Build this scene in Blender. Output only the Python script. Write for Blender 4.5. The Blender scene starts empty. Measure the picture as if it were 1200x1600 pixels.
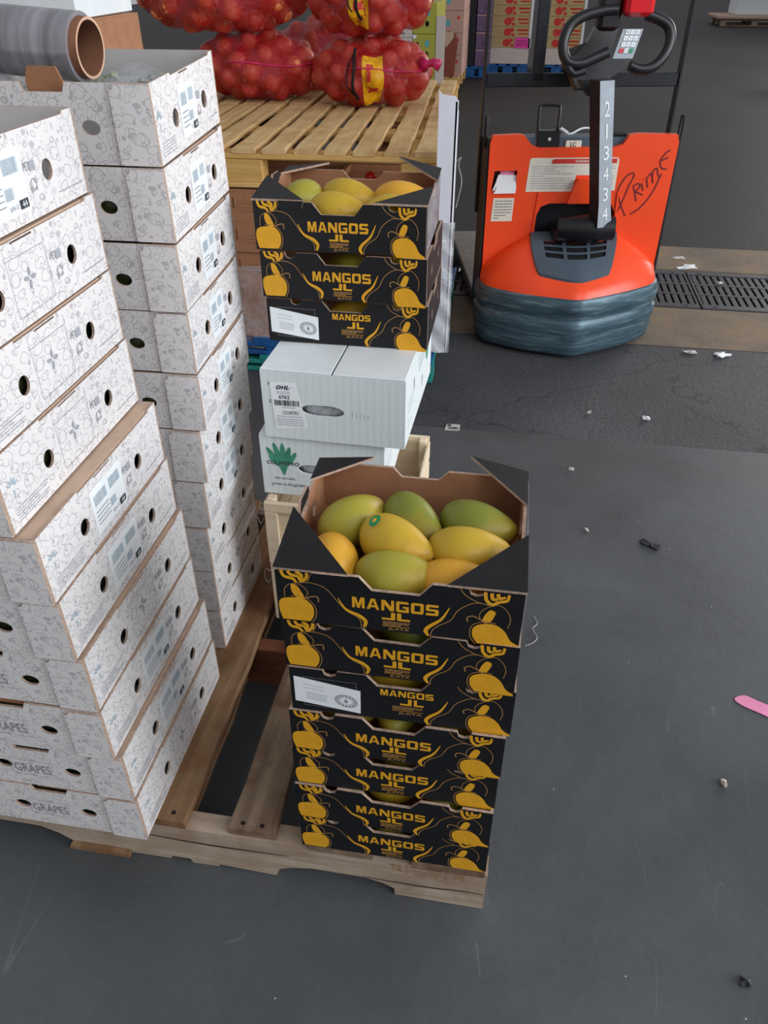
import bpy, math, random
import numpy as np
from mathutils import Vector, Matrix
from mathutils.geometry import tessellate_polygon
random.seed(7)
sc = bpy.context.scene
COL = sc.collection
PI = math.pi

# ---------------------------------------------------------------- camera
YAW = math.radians(9.3)
PITCH = math.radians(35.6)
cam_d = bpy.data.cameras.new('camera')
cam = bpy.data.objects.new('camera', cam_d)
COL.objects.link(cam)
cam.location = (0, 0, 1.42)
cam.rotation_euler = (PI / 2 - PITCH, 0, YAW)
cam_d.sensor_fit = 'VERTICAL'
cam_d.sensor_height = 36.0
cam_d.sensor_width = 27.0
cam_d.lens = 1216 / 1600 * 36.0
cam_d.clip_start = 0.02
cam_d.clip_end = 200
sc.camera = cam

# ---------------------------------------------------------------- world, light, exposure
w = bpy.data.worlds.new('world')
sc.world = w
w.use_nodes = True
bg = w.node_tree.nodes['Background']
bg.inputs[0].default_value = (0.93, 0.95, 1.0, 1)
bg.inputs[1].default_value = 0.40


def area(name, loc, target, sx, sy, power, color):
    l = bpy.data.lights.new(name, 'AREA')
    l.shape = 'RECTANGLE'
    l.size = sx
    l.size_y = sy
    l.energy = power
    l.color = color
    o = bpy.data.objects.new(name, l)
    COL.objects.link(o)
    o.location = loc
    o.rotation_euler = (Vector(target) - Vector(loc)).to_track_quat('-Z', 'Y').to_euler()
    return o


# daylight through the open dock door on the right of the aisle
area('dock_door_daylight', (6.5, 0.4, 2.4), (-0.4, 1.0, 0.7), 5.0, 3.4, 430, (0.90, 0.95, 1.0))
# daylight through the high open canopy above the dock
area('canopy_daylight', (4.2, -3.0, 5.2), (-0.3, 1.2, 0.4), 4.5, 4.0, 190, (0.93, 0.96, 1.0))
# daylight from the far open end of the building
area('far_opening_daylight', (9.0, 16.0, 4.0), (1.0, 6.0, 0.0), 6.0, 4.0, 700, (1.0, 0.93, 0.88))

sc.view_settings.view_transform = 'Standard'
sc.view_settings.look = 'None'
sc.view_settings.gamma = 1
sc.view_settings.use_curve_mapping = False
sc.view_settings.exposure = 0.0


# ---------------------------------------------------------------- materials
def srgb(r, g, b):
    def f(c):
        c /= 255.0
        return c / 12.92 if c <= 0.04045 else ((c + 0.055) / 1.055) ** 2.4
    return (f(r), f(g), f(b), 1)


class NT:
    def __init__(s, name, rough=0.6, metal=0.0, spec=0.5):
        s.m = bpy.data.materials.new(name)
        s.m.use_nodes = True
        s.t = s.m.node_tree
        s.b = s.t.nodes['Principled BSDF']
        s.b.inputs['Roughness'].default_value = rough
        s.b.inputs['Metallic'].default_value = metal
        s.b.inputs['Specular IOR Level'].default_value = spec

    def n(s, typ, **kw):
        nd = s.t.nodes.new(typ)
        for k, v in kw.items():
            if k.startswith('i_'):
                nd.inputs[k[2:].replace('_', ' ')].default_value = v
            else:
                setattr(nd, k, v)
        return nd

    def l(s, a, b):
        s.t.links.new(a, b)

    def coord(s, scale=(1, 1, 1), kind='Object', rot=(0, 0, 0)):
        tc = s.n('ShaderNodeTexCoord')
        mp = s.n('ShaderNodeMapping')
        mp.inputs['Scale'].default_value = scale
        mp.inputs['Rotation'].default_value = rot
        s.l(tc.outputs[kind], mp.inputs['Vector'])
        return mp.outputs[0]

    def noise(s, vec, scale=5, detail=4, rough=0.6, dist=0.0):
        nd = s.n('ShaderNodeTexNoise')
        nd.inputs['Scale'].default_value = scale
        nd.inputs['Detail'].default_value = detail
        nd.inputs['Roughness'].default_value = rough
        nd.inputs['Distortion'].default_value = dist
        if vec is not None:
            s.l(vec, nd.inputs['Vector'])
        return nd.outputs['Fac']

    def ramp(s, fac, stops, interp='LINEAR'):
        nd = s.n('ShaderNodeValToRGB')
        nd.color_ramp.interpolation = interp
        e = nd.color_ramp.elements
        while len(e) < len(stops):
            e.new(0.5)
        for i, (p, c) in enumerate(stops):
            e[i].position = p
            e[i].color = c if len(c) == 4 else (*c, 1)
        s.l(fac, nd.inputs[0])
        return nd.outputs[0]

    def mix(s, fac, a, b, mode='MIX'):
        nd = s.n('ShaderNodeMix', data_type='RGBA', blend_type=mode)
        for sock, v in ((0, fac), (6, a), (7, b)):
            if isinstance(v, (int, float, tuple)):
                nd.inputs[sock].default_value = v
            else:
                s.l(v, nd.inputs[sock])
        return nd.outputs[2]

    def math(s, op, a, b=0.0, c=0.0):
        nd = s.n('ShaderNodeMath', operation=op)
        for i, v in enumerate((a, b, c)):
            if isinstance(v, (int, float)):
                nd.inputs[i].default_value = v
            else:
                s.l(v, nd.inputs[i])
        return nd.outputs[0]

    def bump(s, h, strength=0.3, dist=0.01):
        nd = s.n('ShaderNodeBump')
        nd.inputs['Strength'].default_value = strength
        nd.inputs['Distance'].default_value = dist
        s.l(h, nd.inputs['Height'])
        s.l(nd.outputs[0], s.b.inputs['Normal'])

    def col(s, c):
        if isinstance(c, tuple):
            s.b.inputs['Base Color'].default_value = c
        else:
            s.l(c, s.b.inputs['Base Color'])
        return s


def plain(name, c, rough=0.6, metal=0.0, vary=0.12, scale=20, spec=0.4, bump=0.0):
    t = NT(name, rough, metal, spec)
    v = t.coord()
    n = t.noise(v, scale, 4)
    d = tuple(x * (1 - vary) for x in c[:3]) + (1,)
    u = tuple(min(1, x * (1 + vary)) for x in c[:3]) + (1,)
    t.col(t.ramp(n, [(0.3, d), (0.7, u)]))
    if bump:
        t.bump(n, bump, 0.004)
    return t.m


def wood(name, a, b, axis='Y', rough=0.75, stain=None, stain_amt=0.5):
    t = NT(name, rough, 0, 0.25)
    sc_ = {'Y': (38, 2.2, 38), 'X': (2.2, 38, 38)}[axis]
    v = t.coord(sc_)
    n = t.noise(v, 1.0, 6, 0.65, 0.6)
    c = t.ramp(n, [(0.28, a), (0.5, tuple((a[i] + b[i]) / 2 for i in range(3)) + (1,)), (0.72, b)])
    if stain:
        v2 = t.coord((3, 3, 3), 'Generated')
        v3 = t.coord((1, 1, 1))
        n2 = t.noise(v3, 7, 4, 0.6, 0.5)
        f = t.ramp(n2, [(0.42, (0, 0, 0, 1)), (0.62, (1, 1, 1, 1))])
        f = t.math('MULTIPLY', f, stain_amt)
        c = t.mix(f, c, stain)
    t.col(c)
    t.bump(n, 0.35, 0.003)
    return t.m


def doodle(name, base, ink, inkamt=1.0):
    """white carton board printed all over with faint outline doodles"""
    t = NT(name, 0.62, 0, 0.3)
    v = t.coord((1, 1, 1))
    wv = t.n('ShaderNodeTexNoise')
    wv.inputs['Scale'].default_value = 40
    t.l(v, wv.inputs['Vector'])
    off = t.n('ShaderNodeVectorMath', operation='SCALE')
    off.inputs['Scale'].default_value = 0.010
    t.l(wv.outputs['Color'], off.inputs[0])
    add = t.n('ShaderNodeVectorMath', operation='ADD')
    t.l(v, add.inputs[0])
    t.l(off.outputs[0], add.inputs[1])
    total = None
    for sc_, r0, wdt, st, feat in ((35, 0.34, 0.035, (1, 1, 1.4), 'F1'), (58, 0.30, 0.045, (1.5, 1.5, 1), 'F1'), (40, 0.15, 0.035, (1.2, 1, 1), 'F1')):
        mp = t.n('ShaderNodeMapping')
        mp.inputs['Scale'].default_value = st
        mp.inputs['Location'].default_value = (sc_ * 0.37, sc_ * 0.11, 0.2)
        t.l(add.outputs[0], mp.inputs['Vector'])
        vo = t.n('ShaderNodeTexVoronoi', feature=feat)
        vo.inputs['Scale'].default_value = sc_
        vo.inputs['Randomness'].default_value = 0.75
        t.l(mp.outputs[0], vo.inputs['Vector'])
        sep = t.n('ShaderNodeSeparateColor')
        t.l(vo.outputs['Color'], sep.inputs[0])
        rad = t.math('MULTIPLY_ADD', sep.outputs[0], 0.16, r0 - 0.04)
        d = t.math('ABSOLUTE', t.math('SUBTRACT', vo.outputs['Distance'], rad))
        m_ = t.math('LESS_THAN', d, wdt / 2 + 0.01)
        total = m_ if total is None else t.math('MAXIMUM', total, m_)
    n = t.noise(v, 14, 5)
    c0 = t.mix(t.math('MULTIPLY', n, 0.12), base, srgb(190, 182, 176))
    c = t.mix(t.math('MULTIPLY', total, inkamt), c0, ink)
    t.col(c)
    n3 = t.noise(v, 60, 3)
    t.bump(n3, 0.06, 0.002)
    return t.m


def corrugated(name, base, lines_axis=0, pitch=260, amt=0.06):
    t = NT(name, 0.6, 0, 0.3)
    v = t.coord()
    sep = t.n('ShaderNodeSeparateXYZ')
    t.l(v, sep.inputs[0])
    s_ = t.math('SINE', t.math('MULTIPLY', sep.outputs[lines_axis], pitch * 2))
    n = t.noise(v, 9, 4)
    f = t.math('MULTIPLY_ADD', s_, 0.5, 0.5)
    c = t.mix(t.math('MULTIPLY', f, amt), base, tuple(x * 0.6 for x in base[:3]) + (1,))
    c = t.mix(t.math('MULTIPLY', n, 0.14), c, tuple(x * 0.6 for x in base[:3]) + (1,))
    t.col(c)
    t.bump(s_, 0.05, 0.002)
    return t.m


M = {}
M['carton_print'] = doodle('carton_doodle_print', srgb(230, 226, 225), srgb(172, 167, 170), 0.72)
M['carton_inner'] = plain('carton_inner_grey', srgb(200, 196, 194), 0.8, vary=0.05)
M['kraft'] = plain('kraft_board', srgb(164, 116, 84), 0.85, vary=0.12, scale=30, bump=0.1)
M['kraft_pale'] = plain('kraft_board_pale', srgb(196, 168, 146), 0.85, vary=0.10, scale=30, bump=0.1)
M['kraft_dark'] = plain('kraft_board_dark', srgb(140, 96, 70), 0.85, vary=0.15, scale=30)
M['edge'] = plain('board_edge', srgb(178, 152, 134), 0.9, vary=0.25, scale=150, bump=0.4)
M['black_board'] = plain('black_board', srgb(25, 25, 28), 0.5, vary=0.2, scale=18, spec=0.3)
M['yellow_ink'] = plain('yellow_ink', srgb(226, 164, 34), 0.5, vary=0.07, scale=60)
M['tan_ink'] = plain('tan_ink', srgb(165, 122, 72), 0.6, vary=0.1)
M['grey_ink'] = plain('grey_ink', srgb(120, 122, 130), 0.6, vary=0.1)
M['pale_ink'] = plain('pale_ink', srgb(168, 170, 178), 0.6, vary=0.08)
M['blue_grey_ink'] = plain('blue_grey_ink', srgb(172, 188, 198), 0.6, vary=0.1)
M['pale_grey_ink'] = plain('pale_grey_ink', srgb(158, 160, 168), 0.6, vary=0.1)
M['lettering_grey'] = plain('lettering_grey', srgb(132, 134, 140), 0.6, vary=0.15)
M['dark_ink'] = plain('dark_ink', srgb(45, 52, 62), 0.6, vary=0.1)
M['teal_ink'] = plain('teal_ink', srgb(52, 98, 98), 0.6, vary=0.2)
M['green_ink'] = plain('green_ink', srgb(64, 142, 112), 0.6, vary=0.3, scale=60)
M['sticker_white'] = plain('sticker_white', srgb(240, 244, 246), 0.35, vary=0.03)
M['white_board'] = corrugated('white_corrugated_board', srgb(224, 231, 231), 0, 210, 0.10)
M['white_board_plain'] = plain('white_board_plain', srgb(226, 232, 234), 0.6, vary=0.04)
M['floor_smooth'] = None
M['bare_wood'] = wood('pallet_wood_weathered', srgb(104, 84, 68), srgb(156, 134, 112), 'Y', stain=srgb(92, 62, 42), stain_amt=0.75)
M['bare_wood_brown'] = wood('pallet_wood_brown', srgb(112, 84, 60), srgb(164, 132, 98), 'Y', stain=srgb(116, 72, 46), stain_amt=0.7)
M['bare_wood_x'] = wood('pallet_wood_stringer', srgb(150, 130, 112), srgb(196, 178, 158), 'X', stain=srgb(128, 92, 70), stain_amt=0.4)
M['red_wood_x'] = wood('pallet_wood_red', srgb(104, 60, 44), srgb(140, 88, 66), 'X')
M['fresh_wood'] = wood('fresh_pallet_wood', srgb(196, 158, 104), srgb(226, 196, 146), 'Y', stain=srgb(170, 122, 66), stain_amt=0.4)
M['fresh_wood_x'] = wood('fresh_pallet_wood_across', srgb(196, 152, 82), srgb(224, 186, 120), 'X')
M['crate_wood'] = wood('crate_wood', srgb(214, 190, 158), srgb(236, 218, 190), 'X')
M['blue_paint_wood'] = plain('blue_painted_wood', srgb(28, 88, 150), 0.6, vary=0.3)
M['teal_paint_wood'] = plain('teal_painted_wood', srgb(38, 138, 130), 0.6, vary=0.3)
M['cyan_paint_wood'] = plain('cyan_painted_wood', srgb(48, 148, 178), 0.6, vary=0.3)
M['nail'] = plain('rusty_nail', srgb(48, 34, 28), 0.6, 0.6)
M['orange'] = plain('orange_cover', srgb(244, 76, 30), 0.32, vary=0.05, scale=6, spec=0.5)
M['dark_plastic'] = plain('black_plastic', srgb(21, 22, 25), 0.38, vary=0.15, spec=0.5)
M['dark_metal'] = plain('dark_painted_steel', srgb(34, 36, 40), 0.45, 0.2, vary=0.25)
M['column_grey'] = plain('grey_painted_steel', srgb(158, 166, 174), 0.4, 0.1, vary=0.08)
M['vent_grey'] = plain('blue_grey_plastic', srgb(74, 86, 98), 0.42, vary=0.08)
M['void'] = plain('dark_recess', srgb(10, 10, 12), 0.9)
M['red'] = plain('red_plastic', srgb(214, 22, 34), 0.3, vary=0.05)
M['white'] = plain('white_plastic', srgb(228, 230, 232), 0.4, vary=0.04)
M['off_white'] = plain('aged_label', srgb(222, 216, 200), 0.45, vary=0.06)
M['pink'] = plain('pink_paper', srgb(228, 140, 178), 0.7, vary=0.08)
M['hot_pink'] = plain('hot_pink_paper', srgb(238, 70, 170), 0.7, vary=0.05)
M['key_green'] = plain('key_green', srgb(60, 150, 110), 0.5)
M['maroon_ink'] = plain('maroon_ink', srgb(110, 26, 34), 0.5)
M['green_bag'] = plain('green_produce_in_bag', srgb(58, 66, 40), 0.25, vary=0.6, scale=45, spec=0.6)
M['leaf_pale'] = plain('pale_leaf', srgb(170, 178, 150), 0.5, vary=0.25, scale=60)
M['yellow_label'] = plain('yellow_net_label', srgb(236, 168, 20), 0.4, vary=0.3, scale=40)
M['sign_red'] = plain('strawberry_red', srgb(206, 52, 44), 0.6)
M['case_tan'] = plain('tan_case', srgb(186, 160, 112), 0.7, vary=0.06)
M['case_yellow'] = plain('yellow_green_case', srgb(170, 166, 66), 0.6, vary=0.06)
M['case_white'] = plain('pale_printed_case', srgb(206, 192, 184), 0.6, vary=0.12, scale=60)
M['case_pink'] = plain('pinkish_case', srgb(186, 150, 138), 0.6, vary=0.15, scale=40)
M['case_purple'] = plain('purple_case', srgb(108, 84, 116), 0.6, vary=0.3, scale=60)
M['dark_side'] = plain('dark_stack_side', srgb(30, 34, 40), 0.4, vary=0.2)
M['maroon_board'] = plain('inner_brown_board', srgb(136, 70, 58), 0.8, vary=0.08)
M['cyan_ink'] = plain('cyan_ink', srgb(90, 170, 176), 0.6)
M['scrap'] = plain('pale_scrap', srgb(196, 192, 188), 0.5, vary=0.2, scale=200)
M['tomato'] = plain('tomato_skin', srgb(196, 32, 24), 0.2, vary=0.1)
M['core'] = plain('cardboard_core', srgb(134, 92, 68), 0.8, vary=0.12, scale=12)
M['core_rim'] = plain('cardboard_core_rim', srgb(206, 166, 140), 0.8, vary=0.08)


def mat_floor_smooth():
    t = NT('floor_slate_smooth', 0.5, 0, 0.4)
    v = t.coord()
    n1 = t.noise(v, 1.6, 6, 0.6, 0.4)
    n2 = t.noise(v, 55, 4, 0.7)
    c = t.ramp(n1, [(0.3, srgb(69, 72, 74)), (0.7, srgb(94, 98, 101))])
    c = t.mix(t.math('MULTIPLY', n2, 0.35), c, srgb(48, 47, 48))
    # pale dust specks
    vo = t.n('ShaderNodeTexVoronoi')
    vo.inputs['Scale'].default_value = 26
    t.l(v, vo.inputs['Vector'])
    sep = t.n('ShaderNodeSeparateColor')
    t.l(vo.outputs['Color'], sep.inputs[0])
    small = t.math('LESS_THAN', vo.outputs['Distance'], 0.045)
    few = t.math('GREATER_THAN', sep.outputs[0], 0.86)
    c = t.mix(t.math('MULTIPLY', t.math('MULTIPLY', small, few), 0.8), c, srgb(190, 190, 186))
    # thin scratches
    for rot, sc_ in ((0.5, 2.2), (2.0, 1.7), (1.2, 2.9)):
        v2 = t.coord((sc_, sc_ * 0.12, 1), rot=(0, 0, rot))
        m_ = t.noise(v2, 3, 0, 0.5, 0.0)
        d = t.math('ABSOLUTE', t.math('SUBTRACT', m_, 0.5))
        line = t.math('LESS_THAN', d, 0.0008)
        brk = t.math('GREATER_THAN', t.noise(v, 2.3 + rot, 2), 0.58)
        c = t.mix(t.math('MULTIPLY', t.math('MULTIPLY', line, brk), 0.22), c, srgb(130, 130, 130))
    # darker, wetter, rougher patch at the near left corner of the pallet
    t.col(c)
    r = t.ramp(n1, [(0.3, (0.42, 0.42, 0.42, 1)), (0.7, (0.6, 0.6, 0.6, 1))])
    t.l(r, t.b.inputs['Roughness'])
    h = t.math('ADD', t.math('MULTIPLY', n2, 0.4), t.noise(v, 12, 5, 0.7))
    t.bump(h, 0.22, 0.006)
    return t.m


def mat_asphalt():
    t = NT('asphalt_rough', 0.62, 0, 0.35)
    v = t.coord()
    n1 = t.noise(v, 1.1, 6, 0.6)
    n2 = t.noise(v, 70, 5, 0.75)
    c = t.ramp(n1, [(0.3, srgb(66, 66, 69)), (0.7, srgb(94, 94, 98))])
    c = t.mix(t.ramp(n2, [(0.42, (0, 0, 0, 1)), (0.62, (1, 1, 1, 1))]), t.mix(0.4, c, srgb(40, 40, 42)), c)
    vo = t.n('ShaderNodeTexVoronoi', feature='DISTANCE_TO_EDGE')
    vo.inputs['Scale'].default_value = 1.1
    vn = t.n('ShaderNodeVectorMath', operation='ADD')
    nn = t.n('ShaderNodeTexNoise')
    nn.inputs['Scale'].default_value = 6
    t.l(v, nn.inputs['Vector'])
    sc2 = t.n('ShaderNodeVectorMath', operation='SCALE')
    sc2.inputs['Scale'].default_value = 0.25
    t.l(nn.outputs['Color'], sc2.inputs[0])
    t.l(v, vn.inputs[0])
    t.l(sc2.outputs[0], vn.inputs[1])
    t.l(vn.outputs[0], vo.inputs['Vector'])
    crack = t.math('LESS_THAN', vo.outputs['Distance'], 0.004)
    c = t.mix(t.math('MULTIPLY', crack, 0.45), c, srgb(22, 22, 24))
    t.col(c)
    h = t.math('SUBTRACT', n2, t.math('MULTIPLY', crack, 0.8))
    t.bump(h, 0.6, 0.012)
    return t.m


def mat_far_floor():
    t = NT('far_floor_dark', 0.62, 0, 0.25)
    v = t.coord()
    n1 = t.noise(v, 0.5, 6, 0.65)
    n2 = t.noise(v, 20, 5, 0.7)
    c = t.ramp(n1, [(0.3, srgb(37, 36, 37)), (0.7, srgb(56, 52, 52))])
    c = t.mix(t.math('MULTIPLY', n2, 0.4), c, srgb(34, 33, 34))
    t.col(c)
    t.bump(n2, 0.3, 0.01)
    return t.m


def mat_concrete():
    t = NT('stained_concrete', 0.7, 0, 0.3)
    v = t.coord()
    n1 = t.noise(v, 3.0, 6, 0.7, 0.3)
    n2 = t.noise(v, 45, 5, 0.7)
    c = t.ramp(n1, [(0.32, srgb(112, 100, 90)), (0.5, srgb(140, 122, 102)), (0.7, srgb(164, 136, 94))])
    c = t.mix(t.math('MULTIPLY', n2, 0.55), c, srgb(70, 64, 60))
    t.col(c)
    t.bump(n2, 0.3, 0.006)
    return t.m


def mat_bumper():
    t = NT('scuffed_bumper_paint', 0.33, 0.25, 0.5)
    v = t.coord((1.2, 1.2, 14))
    n = t.noise(v, 4, 6, 0.75, 0.6)
    c = t.ramp(n, [(0.30, srgb(44, 58, 68)), (0.52, srgb(74, 100, 112)), (0.72, srgb(136, 156, 162))])
    v2 = t.coord((6, 6, 60))
    n2 = t.noise(v2, 3, 3, 0.6)
    c = t.mix(t.ramp(n2, [(0.64, (0, 0, 0, 1)), (0.72, (0.6, 0.6, 0.6, 1))]), c, srgb(118, 92, 76))
    t.col(c)
    t.bump(n, 0.15, 0.004)
    return t.m


def mat_mango():
    t = NT('mango_skin', 0.42, 0, 0.35)
    oi = t.n('ShaderNodeObjectInfo')
    v = t.coord()
    n = t.noise(v, 14, 3, 0.5)
    sep = t.n('ShaderNodeSeparateXYZ')
    t.l(v, sep.inputs[0])
    g = t.math('MULTIPLY_ADD', sep.outputs[0], 7.0, 0.5)
    f = t.math('ADD', t.math('MULTIPLY', g, 0.45), t.math('MULTIPLY', n, 0.55))
    c = t.mix(t.ramp(f, [(0.52, (0, 0, 0, 1)), (0.98, (1, 1, 1, 1))]), oi.outputs['Color'], srgb(212, 150, 44))
    vo = t.n('ShaderNodeTexVoronoi')
    vo.inputs['Scale'].default_value = 130
    t.l(v, vo.inputs['Vector'])
    sp = t.math('LESS_THAN', vo.outputs['Distance'], 0.12)
    c = t.mix(t.math('MULTIPLY', sp, 0.18), c, srgb(110, 96, 30))
    n3 = t.noise(v, 30, 5, 0.7)
    c = t.mix(t.ramp(n3, [(0.56, (0, 0, 0, 1)), (0.75, (0.45, 0.45, 0.45, 1))]), c, srgb(96, 88, 30))
    t.col(c)
    t.b.inputs['Subsurface Weight'].default_value = 0.0
    t.bump(n3, 0.05, 0.002)
    return t.m


def mat_onion():
    t = NT('onion_skin', 0.35, 0, 0.5)
    oi = t.n('ShaderNodeObjectInfo')
    v = t.coord((1, 1, 0.35))
    n = t.noise(v, 60, 4, 0.6, 0.4)
    c = t.mix(t.ramp(n, [(0.35, (0, 0, 0, 1)), (0.75, (1, 1, 1, 1))]), oi.outputs['Color'], srgb(236, 170, 110))
    t.col(c)
    return t.m


def mat_net():
    t = NT('red_net', 0.24, 0, 0.8)
    v = t.coord()
    n = t.noise(v, 16, 5, 0.7, 1.2)
    t.col(t.ramp(n, [(0.35, srgb(190, 4, 16)), (0.55, srgb(206, 10, 34)), (0.72, srgb(228, 30, 90))]))
    tr = t.n('ShaderNodeBsdfTransparent')
    mx = t.n('ShaderNodeMixShader')
    # woven threads: fine crossing waves
    sep = t.n('ShaderNodeSeparateXYZ')
    t.l(v, sep.inputs[0])
    a = t.math('SINE', t.math('MULTIPLY', t.math('ADD', sep.outputs[0], sep.outputs[2]), 900))
    b = t.math('SINE', t.math('MULTIPLY', t.math('SUBTRACT', sep.outputs[0], sep.outputs[2]), 900))
    th = t.math('GREATER_THAN', t.math('MAXIMUM', a, b), 0.86)
    fold = t.ramp(n, [(0.50, (0, 0, 0, 1)), (0.80, (0.75, 0.75, 0.75, 1))])
    fac = t.math('MAXIMUM', t.math('MULTIPLY', th, 0.9), fold)
    fac = t.math('MAXIMUM', fac, 0.46)
    t.l(fac, mx.inputs[0])
    t.l(tr.outputs[0], mx.inputs[1])
    t.l(t.b.outputs[0], mx.inputs[2])
    out = t.t.nodes['Material Output']
    t.l(mx.outputs[0], out.inputs[0])
    t.bump(t.noise(v, 38, 5, 0.7, 0.8), 0.9, 0.012)
    return t.m


def mat_film(name, tint, alpha, rough=0.18):
    t = NT(name, rough, 0, 0.7)
    t.col(tint)
    v = t.coord()
    n = t.noise(v, 18, 5, 0.7, 1.5)
    tr = t.n('ShaderNodeBsdfTransparent')
    mx = t.n('ShaderNodeMixShader')
    f = t.ramp(n, [(0.4, (alpha * 0.6,) * 3), (0.7, (min(1, alpha * 1.6),) * 3)])
    t.l(f, mx.inputs[0])
    t.l(tr.outputs[0], mx.inputs[1])
    t.l(t.b.outputs[0], mx.inputs[2])
    t.l(mx.outputs[0], t.t.nodes['Material Output'].inputs[0])
    t.bump(n, 0.6, 0.01)
    return t.m


def mat_filmroll():
    t = NT('wound_film', 0.22, 0.35, 0.6)
    v = t.coord((14, 1, 1))
    n = t.noise(v, 3, 4, 0.6)
    t.col(t.ramp(n, [(0.3, srgb(118, 116, 122)), (0.7, srgb(176, 174, 180))]))
    return t.m


M['floor_smooth'] = mat_floor_smooth()
M['asphalt'] = mat_asphalt()
M['far_floor'] = mat_far_floor()
M['concrete'] = mat_concrete()
M['bumper'] = mat_bumper()
M['mango'] = mat_mango()
M['onion'] = mat_onion()
M['net'] = mat_net()
M['film'] = mat_film('clear_stretch_film', srgb(226, 228, 236), 0.26)
M['film_white'] = mat_film('cloudy_plastic', srgb(222, 226, 230), 0.7, 0.3)
M['filmroll'] = mat_filmroll()
M['grate'] = plain('grate_iron', srgb(66, 66, 70), 0.5, 0.3, vary=0.25, scale=60, bump=0.3)
M['white_angle'] = plain('white_corner_board', srgb(232, 234, 244), 0.4, vary=0.03)
M['steel'] = plain('steel_fork', srgb(128, 122, 116), 0.5, 0.4, vary=0.2)


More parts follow.
